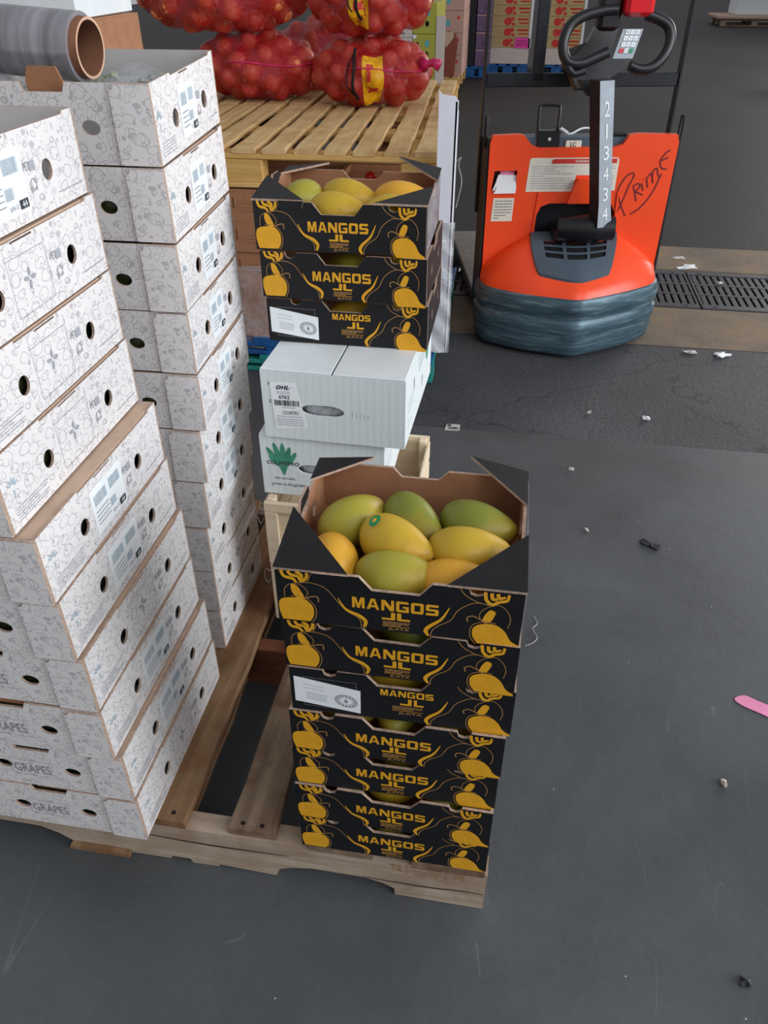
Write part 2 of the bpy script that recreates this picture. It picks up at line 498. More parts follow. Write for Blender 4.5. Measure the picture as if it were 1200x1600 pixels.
# ---------------------------------------------------------------- mesh building
class MB:
    def __init__(s):
        s.v = []
        s.f = []
        s.m = []

    def add(s, vs, fs, mat=0):
        o = len(s.v)
        s.v.extend([tuple(p) for p in vs])
        for i, f in enumerate(fs):
            s.f.append(tuple(o + k for k in f))
            s.m.append(mat if isinstance(mat, int) else mat[i])

    def box(s, x0, x1, y0, y1, z0, z1, mat=0):
        vs = [(x, y, z) for z in (z0, z1) for y in (y0, y1) for x in (x0, x1)]
        s.add(vs, [(0, 2, 3, 1), (4, 5, 7, 6), (0, 1, 5, 4), (2, 6, 7, 3), (0, 4, 6, 2), (1, 3, 7, 5)], mat)

    def bbox(s, x0, x1, y0, y1, z0, z1, r=0.004, mat=0):
        """box with chamfered edges"""
        def ring(z, ins):
            a, b, c, d = x0 + ins, x1 - ins, y0 + ins, y1 - ins
            q = r
            return [(a + q, c, z), (b - q, c, z), (b, c + q, z), (b, d - q, z), (b - q, d, z), (a + q, d, z), (a, d - q, z), (a, c + q, z)]
        rings = [ring(z0, r), ring(z0 + r, 0), ring(z1 - r, 0), ring(z1, r)]
        vs = sum(rings, [])
        fs = [tuple(reversed(range(8)))]
        for k in range(3):
            for i in range(8):
                j = (i + 1) % 8
                fs.append((k * 8 + i, k * 8 + j, k * 8 + 8 + j, k * 8 + 8 + i))
        fs.append(tuple(range(24, 32)))
        s.add(vs, fs, mat)

    def plate(s, outer, holes, O, ux, uy, t, mats=(0, 0, 0)):
        O, ux, uy = Vector(O), Vector(ux), Vector(uy)
        n = ux.cross(uy).normalized()
        loops = [outer] + list(holes)
        pts = [p for lp in loops for p in lp]
        tris = tessellate_polygon([[Vector((p[0], p[1], 0)) for p in lp] for lp in loops])
        N = len(pts)
        F = [O + ux * p[0] + uy * p[1] for p in pts]
        B = [p - n * t for p in F]
        vs = F + B
        fs, ms = [], []
        for a, b, c in tris:
            A = (pts[b][0] - pts[a][0]) * (pts[c][1] - pts[a][1]) - (pts[b][1] - pts[a][1]) * (pts[c][0] - pts[a][0])
            if abs(A) < 1e-12:
                continue
            if A < 0:
                a, b, c = a, c, b
            fs.append((a, b, c)); ms.append(mats[0])
            if t > 0:
                fs.append((N + a, N + c, N + b)); ms.append(mats[1])
        if t > 0:
            o = 0
            for k, lp in enumerate(loops):
                L = len(lp)
                ar = sum(lp[i][0] * lp[(i + 1) % L][1] - lp[(i + 1) % L][0] * lp[i][1] for i in range(L))
                ccw = ar > 0
                if k > 0:
                    ccw = not ccw
                for i in range(L):
                    j = (i + 1) % L
                    q = (o + i, N + o + i, N + o + j, o + j)
                    fs.append(q if ccw else tuple(reversed(q))); ms.append(mats[2])
                o += L
        s.add(vs, fs, ms)

    def tube(s, pts, r, seg=10, mat=0, closed=False, cap=True):
        pts = [Vector(p) for p in pts]
        n = len(pts)
        rs = r if isinstance(r, (list, tuple)) else [r] * n
        rings = []
        prev = None
        for i in range(n):
            a = pts[(i - 1) % n] if (closed or i > 0) else pts[i]
            b = pts[(i + 1) % n] if (closed or i < n - 1) else pts[i]
            d = (b - a).normalized()
            if prev is None:
                up = Vector((0, 0, 1)) if abs(d.z) < 0.9 else Vector((1, 0, 0))
                u = d.cross(up).normalized()
            else:
                u = (prev - d * prev.dot(d)).normalized()
            prev = u
            v = d.cross(u)
            rings.append([pts[i] + (u * math.cos(2 * PI * k / seg) + v * math.sin(2 * PI * k / seg)) * rs[i] for k in range(seg)])
        vs = sum(rings, [])
        fs = []
        for i in range(n if closed else n - 1):
            for k in range(seg):
                a = i * seg + k
                b = i * seg + (k + 1) % seg
                c = ((i + 1) % n) * seg + (k + 1) % seg
                d_ = ((i + 1) % n) * seg + k
                fs.append((a, d_, c, b))
        if cap and not closed:
            fs.append(tuple(range(seg)))
            fs.append(tuple(reversed(range((n - 1) * seg, n * seg))))
        s.add(vs, fs, mat)

    def cyl(s, p0, p1, r, seg=24, mat=0):
        s.tube([p0, p1], r, seg, mat)

    def grid(s, fn, nu, nv, mat=0, skip=None):
        vs = [fn(i / nu, j / nv) for j in range(nv + 1) for i in range(nu + 1)]
        fs = []
        for j in range(nv):
            for i in range(nu):
                if skip and skip((i + 0.5) / nu, (j + 0.5) / nv):
                    continue
                a = j * (nu + 1) + i
                fs.append((a, a + 1, a + nu + 2, a + nu + 1))
        s.add(vs, fs, mat)

    def sphere(s, fn, nu=20, nv=12, mat=0):
        """closed surface, fn(direction Vector) -> point"""
        vs = [fn(Vector((0, 0, 1)))]
        for j in range(1, nv):
            ph = PI * j / nv
            for i in range(nu):
                th = 2 * PI * i / nu
                vs.append(fn(Vector((math.sin(ph) * math.cos(th), math.sin(ph) * math.sin(th), math.cos(ph)))))
        vs.append(fn(Vector((0, 0, -1))))
        fs = [(0, 1 + i, 1 + (i + 1) % nu) for i in range(nu)]
        for j in range(nv - 2):
            for i in range(nu):
                a = 1 + j * nu + i
                b = 1 + j * nu + (i + 1) % nu
                fs.append((a, a + nu, b + nu, b))
        L = len(vs) - 1
        o = 1 + (nv - 2) * nu
        fs += [(L, o + (i + 1) % nu, o + i) for i in range(nu)]
        s.add(vs, fs, mat)

    def build(s, name, mats, parent=None, smooth=False, loc=None):
        me = bpy.data.meshes.new(name)
        me.from_pydata(s.v, [], s.f)
        if not isinstance(mats, (list, tuple)):
            mats = [mats]
        for m in mats:
            me.materials.append(M[m] if isinstance(m, str) else m)
        me.polygons.foreach_set('material_index', s.m)
        me.update()
        if smooth:
            me.polygons.foreach_set('use_smooth', [True] * len(me.polygons))
            if smooth != 'all':
                try:
                    me.set_sharp_from_angle(angle=math.radians(40))
                except Exception:
                    pass
        o = bpy.data.objects.new(name, me)
        COL.objects.link(o)
        if parent is not None:
            o.parent = parent
        if loc is not None:
            o.location = loc
        return o


# 2-D print helpers ---------------------------------------------------
_tx = {}


def text_geo(s, bold=0.0):
    k = (s, bold)
    if k in _tx:
        return _tx[k]
    cu = bpy.data.curves.new('t', 'FONT')
    cu.body = s
    cu.size = 1
    cu.offset = bold
    cu.resolution_u = 3
    cu.space_character = 1.0 + bold * 2.2
    ob = bpy.data.objects.new('t', cu)
    COL.objects.link(ob)
    dg = bpy.context.evaluated_depsgraph_get()
    dg.update()
    me = bpy.data.meshes.new_from_object(ob.evaluated_get(dg))
    vs = [(v.co.x, v.co.y) for v in me.vertices]
    fs = [tuple(p.vertices) for p in me.polygons]
    bpy.data.objects.remove(ob)
    bpy.data.curves.remove(cu)
    bpy.data.meshes.remove(me)
    xs = [v[0] for v in vs]
    ys = [v[1] for v in vs]
    x0, x1, y0, y1 = min(xs), max(xs), min(ys), max(ys)
    vs = [((x - x0) / (x1 - x0), (y - y0) / (y1 - y0)) for x, y in vs]
    _tx[k] = (vs, fs)
    return _tx[k]


class Face:
    """a flat frame on a surface: (u, v) in metres from O along ux, uy"""

    def __init__(s, mb, O, ux, uy, lift=0.0006):
        s.mb = mb
        s.ux = Vector(ux).normalized()
        s.uy = Vector(uy).normalized()
        s.n = s.ux.cross(s.uy)
        s.O = Vector(O) + s.n * lift
        s.k = 0

    def P(s, u, v, h=0.0):
        return s.O + s.ux * u + s.uy * v + s.n * h

    def poly(s, pts, mat=0, h=0.0, holes=()):
        s.k += 1
        h += s.k * 1.2e-5
        s.mb.plate(pts, holes, s.O + s.n * h, s.ux, s.uy, 0, (mat, mat, mat))

    def rect(s, u0, u1, v0, v1, mat=0, h=0.0):
        s.poly([(u0, v0), (u1, v0), (u1, v1), (u0, v1)], mat, h)

    def text(s, t, u0, u1, v0, v1, mat=0, bold=0.0, h=0.0, slant=0.0):
        s.k += 1
        h += s.k * 1.2e-5
        vs, fs = text_geo(t, bold)
        s.mb.add([s.P(u0 + (u1 - u0) * a + slant * b, v0 + (v1 - v0) * b, h) for a, b in vs], fs, mat)

    def stroke(s, pts, wd, mat=0, h=0.0, smooth=True, closed=False):
        s.k += 1
        h += s.k * 1.2e-5
        if smooth and len(pts) > 2:
            pts = spline(pts, 6, closed)
        n = len(pts)
        ws = wd if isinstance(wd, (list, tuple)) else None
        vs = []
        for i in range(n):
            a = pts[(i - 1) % n] if (closed or i > 0) else pts[i]
            b = pts[(i + 1) % n] if (closed or i < n - 1) else pts[i]
            dx, dy = b[0] - a[0], b[1] - a[1]
            L = math.hypot(dx, dy) or 1
            if ws:
                q = i / (n - 1) * (len(ws) - 1)
                k = min(int(q), len(ws) - 2)
                ww = (ws[k] * (1 - (q - k)) + ws[k + 1] * (q - k)) / 2
            else:
                ww = wd / 2
            nx, ny = -dy / L * ww, dx / L * ww
            vs.append(s.P(pts[i][0] + nx, pts[i][1] + ny, h))
            vs.append(s.P(pts[i][0] - nx, pts[i][1] - ny, h))
        fs = []
        for i in range(n if closed else n - 1):
            j = (i + 1) % n
            fs.append((2 * i, 2 * i + 1, 2 * j + 1, 2 * j))
        s.mb.add(vs, fs, mat)

    def lines(s, u0, u1, v0, v1, n, mat=0, h=0.0, th=0.0012, seed=0):
        rr = random.Random(seed)
        for i in range(n):
            v = v1 - (v1 - v0) * (i + 0.5) / n
            u = u0
            while u < u1 - 0.002:
                e = min(u1, u + rr.uniform(0.1, 0.3) * (u1 - u0))
                s.rect(u, e, v - th / 2, v + th / 2, mat, h)
                u = e + 0.02 * (u1 - u0)
                if rr.random() < 0.06:
                    break

    def barcode(s, u0, u1, v0, v1, mat=0, h=0.0, seed=1, vertical=False):
        rr = random.Random(seed)
        a0, a1 = (v0, v1) if vertical else (u0, u1)
        a = a0
        unit = (a1 - a0) / 60
        while a < a1:
            wd = unit * rr.choice((1, 1, 2, 3))
            e = min(a1, a + wd)
            if vertical:
                s.rect(u0, u1, a, e, mat, h)
            else:
                s.rect(a, e, v0, v1, mat, h)
            a = e + unit * rr.choice((1, 1, 2))


BLOCK = {
    'M': ([(0, 0), (.22, 0), (.22, .62), (.40, 0), (.60, 0), (.78, .62), (.78, 0), (1, 0), (1, 1), (.68, 1), (.50, .40), (.32, 1), (0, 1)], []),
    'A': ([(0, 0), (.24, 0), (.30, .20), (.70, .20), (.76, 0), (1, 0), (.66, 1), (.34, 1)], [[(.36, .38), (.64, .38), (.50, .82)]]),
    'N': ([(0, 0), (.23, 0), (.23, .60), (.70, 0), (1, 0), (1, 1), (.77, 1), (.77, .40), (.30, 1), (0, 1)], []),
    'G': ([(.10, 0), (1, 0), (1, .55), (.52, .55), (.52, .38), (.76, .38), (.76, .22), (.26, .22), (.26, .78), (.98, .78), (.98, .90), (.90, 1), (.10, 1), (0, .88), (0, .12)], []),
    'O': ([(.10, 0), (.90, 0), (1, .12), (1, .88), (.90, 1), (.10, 1), (0, .88), (0, .12)], [[(.27, .22), (.73, .22), (.73, .78), (.27, .78)]]),
    'S': ([(.02, .0), (.90, 0), (1, .12), (1, .48), (.90, .60), (.27, .60), (.27, .78), (.97, .78), (.97, 1), (.10, 1), (0, .88), (0, .50), (.10, .40), (.73, .40), (.73, .22), (.02, .22)], []),
    'J': ([(0, 0), (.92, 0), (1, .08), (1, 1), (.68, 1), (.68, .26), (0, .26)], []),
    'L': ([(0, .08), (.08, 0), (1, 0), (1, .26), (.32, .26), (.32, 1), (0, 1)], []),
}


def block_text(f, t, u0, u1, v0, v1, mat=0, gap=0.16):
    n = len(t)
    w = (u1 - u0) / (n + gap * (n - 1))
    for i, ch in enumerate(t):
        a = u0 + i * w * (1 + gap)
        ol, hs = BLOCK[ch]
        f.poly([(a + x * w, v0 + y * (v1 - v0)) for x, y in ol], mat, 0.0, [[(a + x * w, v0 + y * (v1 - v0)) for x, y in h] for h in hs])


def spline(pts, k=6, closed=False):
    out = []
    n = len(pts)
    rng = range(n) if closed else range(n - 1)
    for i in rng:
        p0 = pts[(i - 1) % n] if (closed or i > 0) else pts[i]
        p1 = pts[i]
        p2 = pts[(i + 1) % n]
        p3 = pts[(i + 2) % n] if (closed or i < n - 2) else p2
        for q in range(k):
            t = q / k
            out.append(tuple(0.5 * (2 * p1[d] + (p2[d] - p0[d]) * t + (2 * p0[d] - 5 * p1[d] + 4 * p2[d] - p3[d]) * t * t + (3 * p1[d] - p0[d] - 3 * p2[d] + p3[d]) * t ** 3) for d in range(len(p1))))
    if not closed:
        out.append(tuple(pts[-1]))
    return out


def ellipse(cx, cy, a, b, n=16, rot=0.0):
    c, s_ = math.cos(rot), math.sin(rot)
    return [(cx + a * math.cos(t) * c - b * math.sin(t) * s_, cy + a * math.cos(t) * s_ + b * math.sin(t) * c) for t in [2 * PI * i / n for i in range(n)]]


def tag(o, label=None, cat=None, group=None, kind=None):
    if label:
        o['label'] = label
    if cat:
        o['category'] = cat
    if group:
        o['group'] = group
    if kind:
        o['kind'] = kind
    return o


def empty(name, loc=(0, 0, 0), rz=0.0, rx=0.0):
    o = bpy.data.objects.new(name, None)
    o.empty_display_size = 0.05
    COL.objects.link(o)
    o.location = loc
    o.rotation_euler = (rx, 0, rz)
    return o


def copy_tree(o, parent=None):
    c = o.copy()
    COL.objects.link(c)
    c.parent = parent
    for ch in list(o.children):
        copy_tree(ch, c)
    return c


# ---------------------------------------------------------------- the setting
def slab(name, x0, x1, y0, y1, z1, mat, th=0.05):
    mb = MB()
    mb.box(x0, x1, y0, y1, z1 - th, z1)
    return tag(mb.build(name, mat), kind='structure')


slab('floor', -6, 9, -3, 2.52, 0.0, 'floor_smooth')
slab('floor', -6, 9, 2.52, 3.42, -0.002, 'asphalt')
slab('trim_1', -6, 9, 3.42, 3.90, 0.0, 'concrete')
slab('trim_2', -6, 9, 4.50, 4.93, 0.0, 'concrete')
slab('floor', -6, 9, 3.90, 4.50, -0.09, 'asphalt')      # bottom of the drain channel
slab('floor', -14, 22, 4.93, 45, 0.0, 'far_floor')

# drain grates: cast iron panels, three rows of slots
G_W, G_D = 0.50, 0.56


def make_grate():
    r = empty('drain_grate')
    mb = MB()
    mb.bbox(0.004, G_W - 0.004, 0.0, 0.055, -0.03, 0.0, 0.003)
    mb.bbox(0.004, G_W - 0.004, G_D - 0.055, G_D, -0.03, 0.0, 0.003)
    for k in (1, 2):
        y = 0.055 + (G_D - 0.11) * k / 3
        mb.box(0.004, G_W - 0.004, y - 0.009, y + 0.009, -0.03, -0.002)
    mb.box(0.004, 0.016, 0.05, G_D - 0.05, -0.03, -0.001)
    mb.box(G_W - 0.016, G_W - 0.004, 0.05, G_D - 0.05, -0.03, -0.001)
    mb.build('grate_frame', 'grate', r)
    nb = 13
    bar = None
    for k in range(nb):
        x = 0.016 + (G_W - 0.032) * (k + 0.5) / nb
        if bar is None:
            b = MB()
            b.bbox(-0.0125, 0.0125, 0.05, G_D - 0.05, -0.028, -0.003, 0.002)
            bar = b.build('bar', 'grate', r)
            o = bar
        else:
            o = bar.copy()
            COL.objects.link(o)
        o.location = (x, 0, 0)
    for i, (x, y) in enumerate(((0.07, 0.028), (0.43, 0.028), (0.07, G_D - 0.028), (0.43, G_D - 0.028))):
        b = MB()
        b.cyl((x, y, -0.004), (x, y, 0.0012), 0.011, 12)
        b.build('bolt', 'dark_metal', r)
    return r


g0 = make_grate()
for i in range(9):
    g = g0 if i == 0 else copy_tree(g0)
    g.location = (-1.55 + G_W * i, 3.92, 0.0)
    tag(g, 'dark cast iron slotted drain grate set in the floor channel', 'grate', 'drain grates in a row across the floor')


# ---------------------------------------------------------------- pallets
def plank(mb, x0, x1, y0, y1, z0, z1, axis='Y', seed=0, wob=0.003, mat=0, taper=0.0):
    """sawn board with uneven edges"""
    rr = random.Random(seed)
    n = 10
    rings = []
    for i in range(n + 1):
        t = i / n
        a = rr.uniform(-wob, wob)
        b = rr.uniform(-wob, wob)
        dz = rr.uniform(-wob, wob) * 0.3
        c = 0.0025
        if axis == 'Y':
            y = y0 + (y1 - y0) * t
            if i in (0, n):
                y += rr.uniform(-wob, wob)
            X0, X1 = x0 + a, x1 + b - taper * t
            rings.append([(X0 + c, y, z0), (X1 - c, y, z0), (X1, y, z0 + c), (X1, y, z1 - c + dz), (X1 - c, y, z1 + dz), (X0 + c, y, z1 + dz), (X0, y, z1 - c + dz), (X0, y, z0 + c)])
        else:
            x = x0 + (x1 - x0) * t
            Y0, Y1 = y0 + a, y1 + b
            rings.append([(x, Y1 - c, z0), (x, Y0 + c, z0), (x, Y0, z0 + c), (x, Y0, z1 - c + dz), (x, Y0 + c, z1 + dz), (x, Y1 - c, z1 + dz), (x, Y1, z1 - c + dz), (x, Y1, z0 + c)])
    vs = sum(rings, [])
    fs = [tuple(range(8))] if axis == 'Y' else [tuple(range(8))]
    for i in range(n):
        for k in range(8):
            a = i * 8 + k
            b = i * 8 + (k + 1) % 8
            fs.append((a, a + 8, b + 8, b))
    fs.append(tuple(reversed(range(n * 8, n * 8 + 8))))
    mb.add(vs, fs, mat)


def front_pallet():
    r = empty('wooden_pallet', (-0.55, 1.262, 0))
    ox, oy = -0.55, 1.262

    def B(name, mb, mat, sm=False):
        o = mb.build(name, mat, r, sm)
        o.location = (-ox, -oy, 0)
        return o
    # notched stringers (x from -1.16 to .06)
    prof = [(-1.16, 0.002), (-1.005, 0.0), (-0.985, 0.035), (-0.96, 0.047), (-0.80, 0.045), (-0.765, 0.03), (-0.73, 0.004), (-0.66, 0.002), (-0.655, 0.010), (-0.625, 0.010), (-0.62, 0.002),
            (-0.54, 0.003), (-0.535, 0.012), (-0.50, 0.012), (-0.495, 0.0), (-0.445, 0.001), (-0.44, 0.008), (-0.405, 0.006), (-0.33, 0.002), (-0.322, 0.026), (-0.30, 0.036), (-0.26, 0.045), (-0.16, 0.044), (-0.125, 0.034),
            (-0.105, 0.022), (-0.103, 0.002), (0.058, 0.0), (0.060, 0.112), (-1.16, 0.112)]
    clean = [(-1.16, 0.0), (-1.005, 0.0), (-0.985, 0.035), (-0.80, 0.045), (-0.765, 0.03), (-0.74, 0.0), (-0.335, 0.0), (-0.31, 0.035), (-0.28, 0.045), (-0.14, 0.042), (-0.10, 0.0), (0.06, 0.0), (0.06, 0.112), (-1.16, 0.112)]
    for y, pf, mt in ((0.755, prof, 'bare_wood_x'), (1.215, clean, 'red_wood_x'), (1.735, clean, 'bare_wood_x')):
        mb = MB()
        mb.plate(pf, [], (0, y, 0), (1, 0, 0), (0, 0, 1), 0.038)
        B('stringer', mb, mt)
    # deck boards, ends on the front stringer
    boards = [(-1.155, -1.05, 'bare_wood'), (-1.02, -0.93, 'bare_wood'), (-0.90, -0.80, 'bare_wood'), (-0.76, -0.65, 'bare_wood_brown'), (-0.615, -0.495, 'bare_wood_brown'), (-0.412, -0.326, 'bare_wood'), (-0.262, -0.14, 'bare_wood'), (-0.075, 0.055, 'bare_wood')]
    for i, (a, b, mt) in enumerate(boards):
        mb = MB()
        ww = 0.0035
        plank(mb, a, b, 0.748 + 0.004 * (i % 3), 1.775, 0.1125, 0.1305, 'Y', 31 + i, ww, taper=0.012 if i == 5 else 0.0)
        bo = B('deck_board', mb, mt)
        # nails at the near end
        nm = MB()
        for x in (a + 0.025, b - 0.025):
            nm.cyl((x, 0.772, 0.128), (x, 0.772, 0.1322), 0.0042, 10)
        no = nm.build('nail_heads', 'nail', bo)
    # bottom boards seen in the gaps
    for i, (a, b) in enumerate(((-1.10, -1.0), (-0.64, -0.528), (-0.07, 0.05))):
        mb = MB()
        plank(mb, a, b, 0.80, 1.76, 0.001, 0.014, 'Y', 91 + i, 0.003)
        B('bottom_board', mb, 'bare_wood_brown')
    # splintered board end sticking out under the front stringer
    mb = MB()
    mb.plate([(-0.745, 0.0), (-0.62, 0.0), (-0.622, 0.010), (-0.66, 0.014), (-0.74, 0.012)], [], (0, 0.744, 0), (1, 0, 0), (0, 0, 1), 0.010)
    B('splinter', mb, 'bare_wood_brown')
    # stencilled stamp at the right foot
    mb = MB()
    f = Face(mb, (0, 0.755, 0), (1, 0, 0), (0, 0, 1), 0.0015)
    f.text('TE', -0.112, -0.09, 0.085, 0.103, 0)
    f.text('TE', 0.0, 0.022, 0.085, 0.103, 0)
    f.rect(-0.083, -0.0815, 0.078, 0.108)
    f.rect(-0.012, -0.0105, 0.078, 0.108)
    f.lines(-0.078, -0.018, 0.088, 0.106, 2, 0, th=0.002)
    f.text('163173', -0.068, -0.028, 0.078, 0.086, 0)
    B('stamp', mb, 'tan_ink')
    # crack line
    mb = MB()
    f = Face(mb, (0, 0.755, 0), (1, 0, 0), (0, 0, 1), 0.0012)
    f.stroke([(-0.16, 0.047), (-0.05, 0.045), (0.02, 0.050), (0.057, 0.049)], [0.001, 0.003, 0.002, 0.001])
    f.stroke([(-0.62, 0.078), (-0.45, 0.072), (-0.30, 0.076)], [0.001, 0.0035, 0.001])
    B('crack', mb, 'nail')
    return tag(r, 'worn wooden pallet under the near white cartons and mango boxes', 'pallet')


front_pallet()


def block_pallet(name, W, D, H, nb, mdeck, mcross, gap=0.02, seed=0, taper=0.0):
    """block pallet, origin at the front left floor corner"""
    r = empty(name)
    th = 0.018
    rr = random.Random(seed)
    wd = (W - gap * (nb - 1)) / nb
    for i in range(nb):
        mb = MB()
        x = i * (wd + gap) + rr.uniform(-gap * 0.3, gap * 0.3)
        plank(mb, x, x + wd, 0, D, H - th, H, 'Y', seed + i, 0.003)
        mb.build('deck_board', mdeck, r)
    for k, y in enumerate((0.0, D / 2 - 0.05, D - 0.10)):
        mb = MB()
        plank(mb, 0, W, y, y + 0.10, H - 2 * th, H - th - 0.0005, 'X', seed + 40 + k, 0.002)
        mb.build('cross_board', mcross, r)
        mb = MB()
        plank(mb, 0, W, y, y + 0.10, 0, th, 'X', seed + 50 + k, 0.002)
        mb.build('bottom_board', mcross, r)
        for x in (0.0, W / 2 - 0.07, W - 0.14):
            mb = MB()
            mb.bbox(x, x + 0.14, y + 0.004, y + 0.096, th, H - 2 * th - 0.0005, 0.003)
            mb.build('block', mcross, r)
    return r


# ---------------------------------------------------------------- white printed produce cartons
def grape_carton(W, D, H, variant, top=False):
    """open printed tray, origin at the front right bottom corner; x runs to -W, y to +D.
    W is across the front, D is the depth of the right side."""
    r = empty('produce_carton')
    T = 0.004
    mb = MB()   # mats: 0 print, 1 inner grey, 2 edge, 3 kraft
    hz = 0.052
    hx = 0.100
    # front wall
    nd = 0.013
    notch = [(-W / 2 + 0.035, H), (-W / 2 + 0.030, H - nd), (-W / 2 - 0.030, H - nd), (-W / 2 - 0.035, H)]
    outer = [(-W, 0), (0, 0), (0, H)] + notch + [(-W, H)]
    hl = [ellipse(-hx, hz, 0.0145, 0.0105), ellipse(-W + hx, hz, 0.0145, 0.0105)]
    mb.plate(outer, hl, (0, 0, 0), (1, 0, 0), (0, 0, 1), T, (0, 1, 2))
    # back wall
    mb.plate([(0, 0), (W, 0), (W, H), (0, H)], [], (0, D, 0), (-1, 0, 0), (0, 0, 1), T, (0, 1, 2))
    # right wall, top edge slightly stepped
    h1, h2 = D * 0.29, D * 0.76
    st = 0.004
    outer = [(T, 0), (D - T, 0), (D - T, H), (D * 0.93, H), (D * 0.92, H - st), (D * 0.30, H - st), (D * 0.29, H), (T, H)]
    hl = [ellipse(h1, 0.050, 0.0125, 0.0135), ellipse(h2, 0.050, 0.0125, 0.0135)]
    # narrow die-cut slits along the top
    hl.append([(D * 0.42, H - 0.008), (D * 0.55, H - 0.008), (D * 0.55, H - 0.0055), (D * 0.42, H - 0.0055)])
    mb.plate(outer, hl, (0, 0, 0), (0, 1, 0), (0, 0, 1), T, (0, 1, 2))
    # left wall
    mb.plate([(-D + T, 0), (-T, 0), (-T, H), (-D + T, H)], [], (-W, 0, 0), (0, -1, 0), (0, 0, 1), T, (0, 1, 2))
    # base
    mb.box(-W + T, -T, T, D - T, 0.001, 0.005, 1)
    mb.build('tray', ['carton_print', 'carton_inner', 'edge'], r)
    # tab of the side wall folded round the front corner
    mb = MB()
    e = 0.0042
    mb.plate([(-0.062, 0.001), (0.0008, 0.001), (0.0008, H - 0.003), (-0.012, H - 0.0005), (-0.050, H - 0.001), (-0.055, H - 0.008), (-0.060, H - 0.009)], [], (0, -e, 0), (1, 0, 0), (0, 0, 1), e - 0.0004, (0, 0, 1))
    mb.build('corner_tab', ['carton_print', 'edge'], r)
    # kraft hand flap in the front notch
    mb = MB()
    fl = [(-W / 2 - 0.029, H - nd - 0.003), (-W / 2 + 0.029, H - nd - 0.003), (-W / 2 + 0.029, H - 0.001), (-W / 2 + 0.022, H + (0.004 if not top else 0.018)), (-W / 2 - 0.022, H + (0.004 if not top else 0.018)), (-W / 2 - 0.029, H - 0.001)]
    if not top:
        fl = [(a, min(b, H - 0.0005)) for a, b in fl]
    mb.plate(fl, [], (0, 0.0105, 0), (1, 0, 0), (0, 0, 1), 0.003)
    mb.build('hand_flap', 'kraft', r)
    if not top:
        for a, b in ((-0.045, -T - 0.0005), (-W + T + 0.0005, -W + 0.045)):
            mb = MB()
            mb.box(a, b, T + 0.001, D - T - 0.001, H - 0.006, H - 0.0022)
            mb.build('rim_flange', 'kraft_pale', r)
    # front lettering and right hand prints
    mb = MB()   # 0 pale 1 grey 2 blue grey 3 sticker 4 dark 5 teal
    f = Face(mb, (0, 0, 0), (1, 0, 0), (0, 0, 1), 0.0004)
    f.text('GRAPES', -W / 2 - 0.045, -W / 2 + 0.022, 0.036, 0.058, 2)
    f.stroke([(-W / 2 - 0.052, 0.028), (-W / 2 + 0.034, 0.028), (-W / 2 + 0.034, 0.068), (-W / 2 - 0.052, 0.068)], 0.0007, 0, smooth=False, closed=True)
    f.stroke([(-W / 2 - 0.030, 0.031), (-W / 2 - 0.010, 0.030)], 0.0012, 1, smooth=False)
    mb.build('front_lettering', ['pale_ink', 'pale_grey_ink', 'lettering_grey'], r)
    mb = MB()
    f = Face(mb, (0, 0, 0), (0, 1, 0), (0, 0, 1), 0.0004)
    s = D / 0.395
    # leaf logo and address lines at the near end
    for k in range(5):
        a = 0.3 + k * 0.55
        f.poly(ellipse(0.026 * s + 0.009 * math.cos(a), 0.060 + 0.009 * math.sin(a), 0.0052, 0.0018, 8, a), 3)
    f.rect(0.025 * s, 0.0275 * s, 0.044, 0.056, 3)
    f.lines(0.020 * s, 0.098 * s, 0.008, 0.030, 5, 0, th=0.0012, seed=variant + 3)
    # icons near the far hole
    f.stroke(ellipse(D * 0.66, 0.040, 0.007, 0.007, 10), 0.0012, 2, smooth=False, closed=True)
    f.rect(D * 0.655, D * 0.69, 0.056, 0.068, 0)
    f.text('PET', D * 0.62, D * 0.66, 0.058, 0.068, 1)
    f.text('R4', D * 0.64, D * 0.68, 0.032, 0.038, 1)
    f.lines(D * 0.80, D * 0.97, 0.014, 0.022, 1, 1, th=0.0012, seed=5)
    if variant == 0:
        # outlined rectangle with a small crest
        f.stroke([(D * 0.37, 0.014), (D * 0.60, 0.014), (D * 0.60, 0.086), (D * 0.37, 0.086)], 0.0009, 1, smooth=False, closed=True)
        for k in range(4):
            f.poly(ellipse(D * 0.48 + 0.008 * math.cos(k * 1.5), 0.054 + 0.008 * math.sin(k * 1.5), 0.006, 0.003, 8, k * 1.5), 2)
    mb.build('side_print', ['pale_ink', 'pale_grey_ink', 'pale_grey_ink', 'blue_grey_ink'], r)
    if variant == 1:
        mb = MB()
        a0, a1 = D * 0.36, D * 0.615
        mb.plate([(a0, 0.014), (a1, 0.014), (a1, 0.090), (a0, 0.090)], [], (0.0009, 0, 0), (0, 1, 0), (0, 0, 1), 0.0006)
        f = Face(mb, (0.0009, 0, 0), (0, 1, 0), (0, 0, 1), 0.0004)
        m_ = (a0 + a1) / 2
        f.barcode(a0 + 0.008, m_ - 0.004, 0.060, 0.078, 1, seed=3)
        f.barcode(m_ + 0.006, a1 - 0.010, 0.062, 0.080, 1, seed=4)
        f.barcode(m_, m_ + 0.018, 0.034, 0.048, 1, seed=6)
        f.rect(a1 - 0.024, a1 - 0.005, 0.019, 0.030, 2)
        f.text('44', a1 - 0.020, a1 - 0.009, 0.0205, 0.0285, 0, h=0.0003)
        f.lines(a0 + 0.007, m_ - 0.004, 0.026, 0.054, 4, 3, th=0.001, seed=8)
        f.text('JUN 12', m_ + 0.002, a1 - 0.028, 0.020, 0.027, 3)
        mb.build('barcode_sticker', ['sticker_white', 'blue_grey_ink', 'dark_ink', 'grey_ink'], r)
    return r


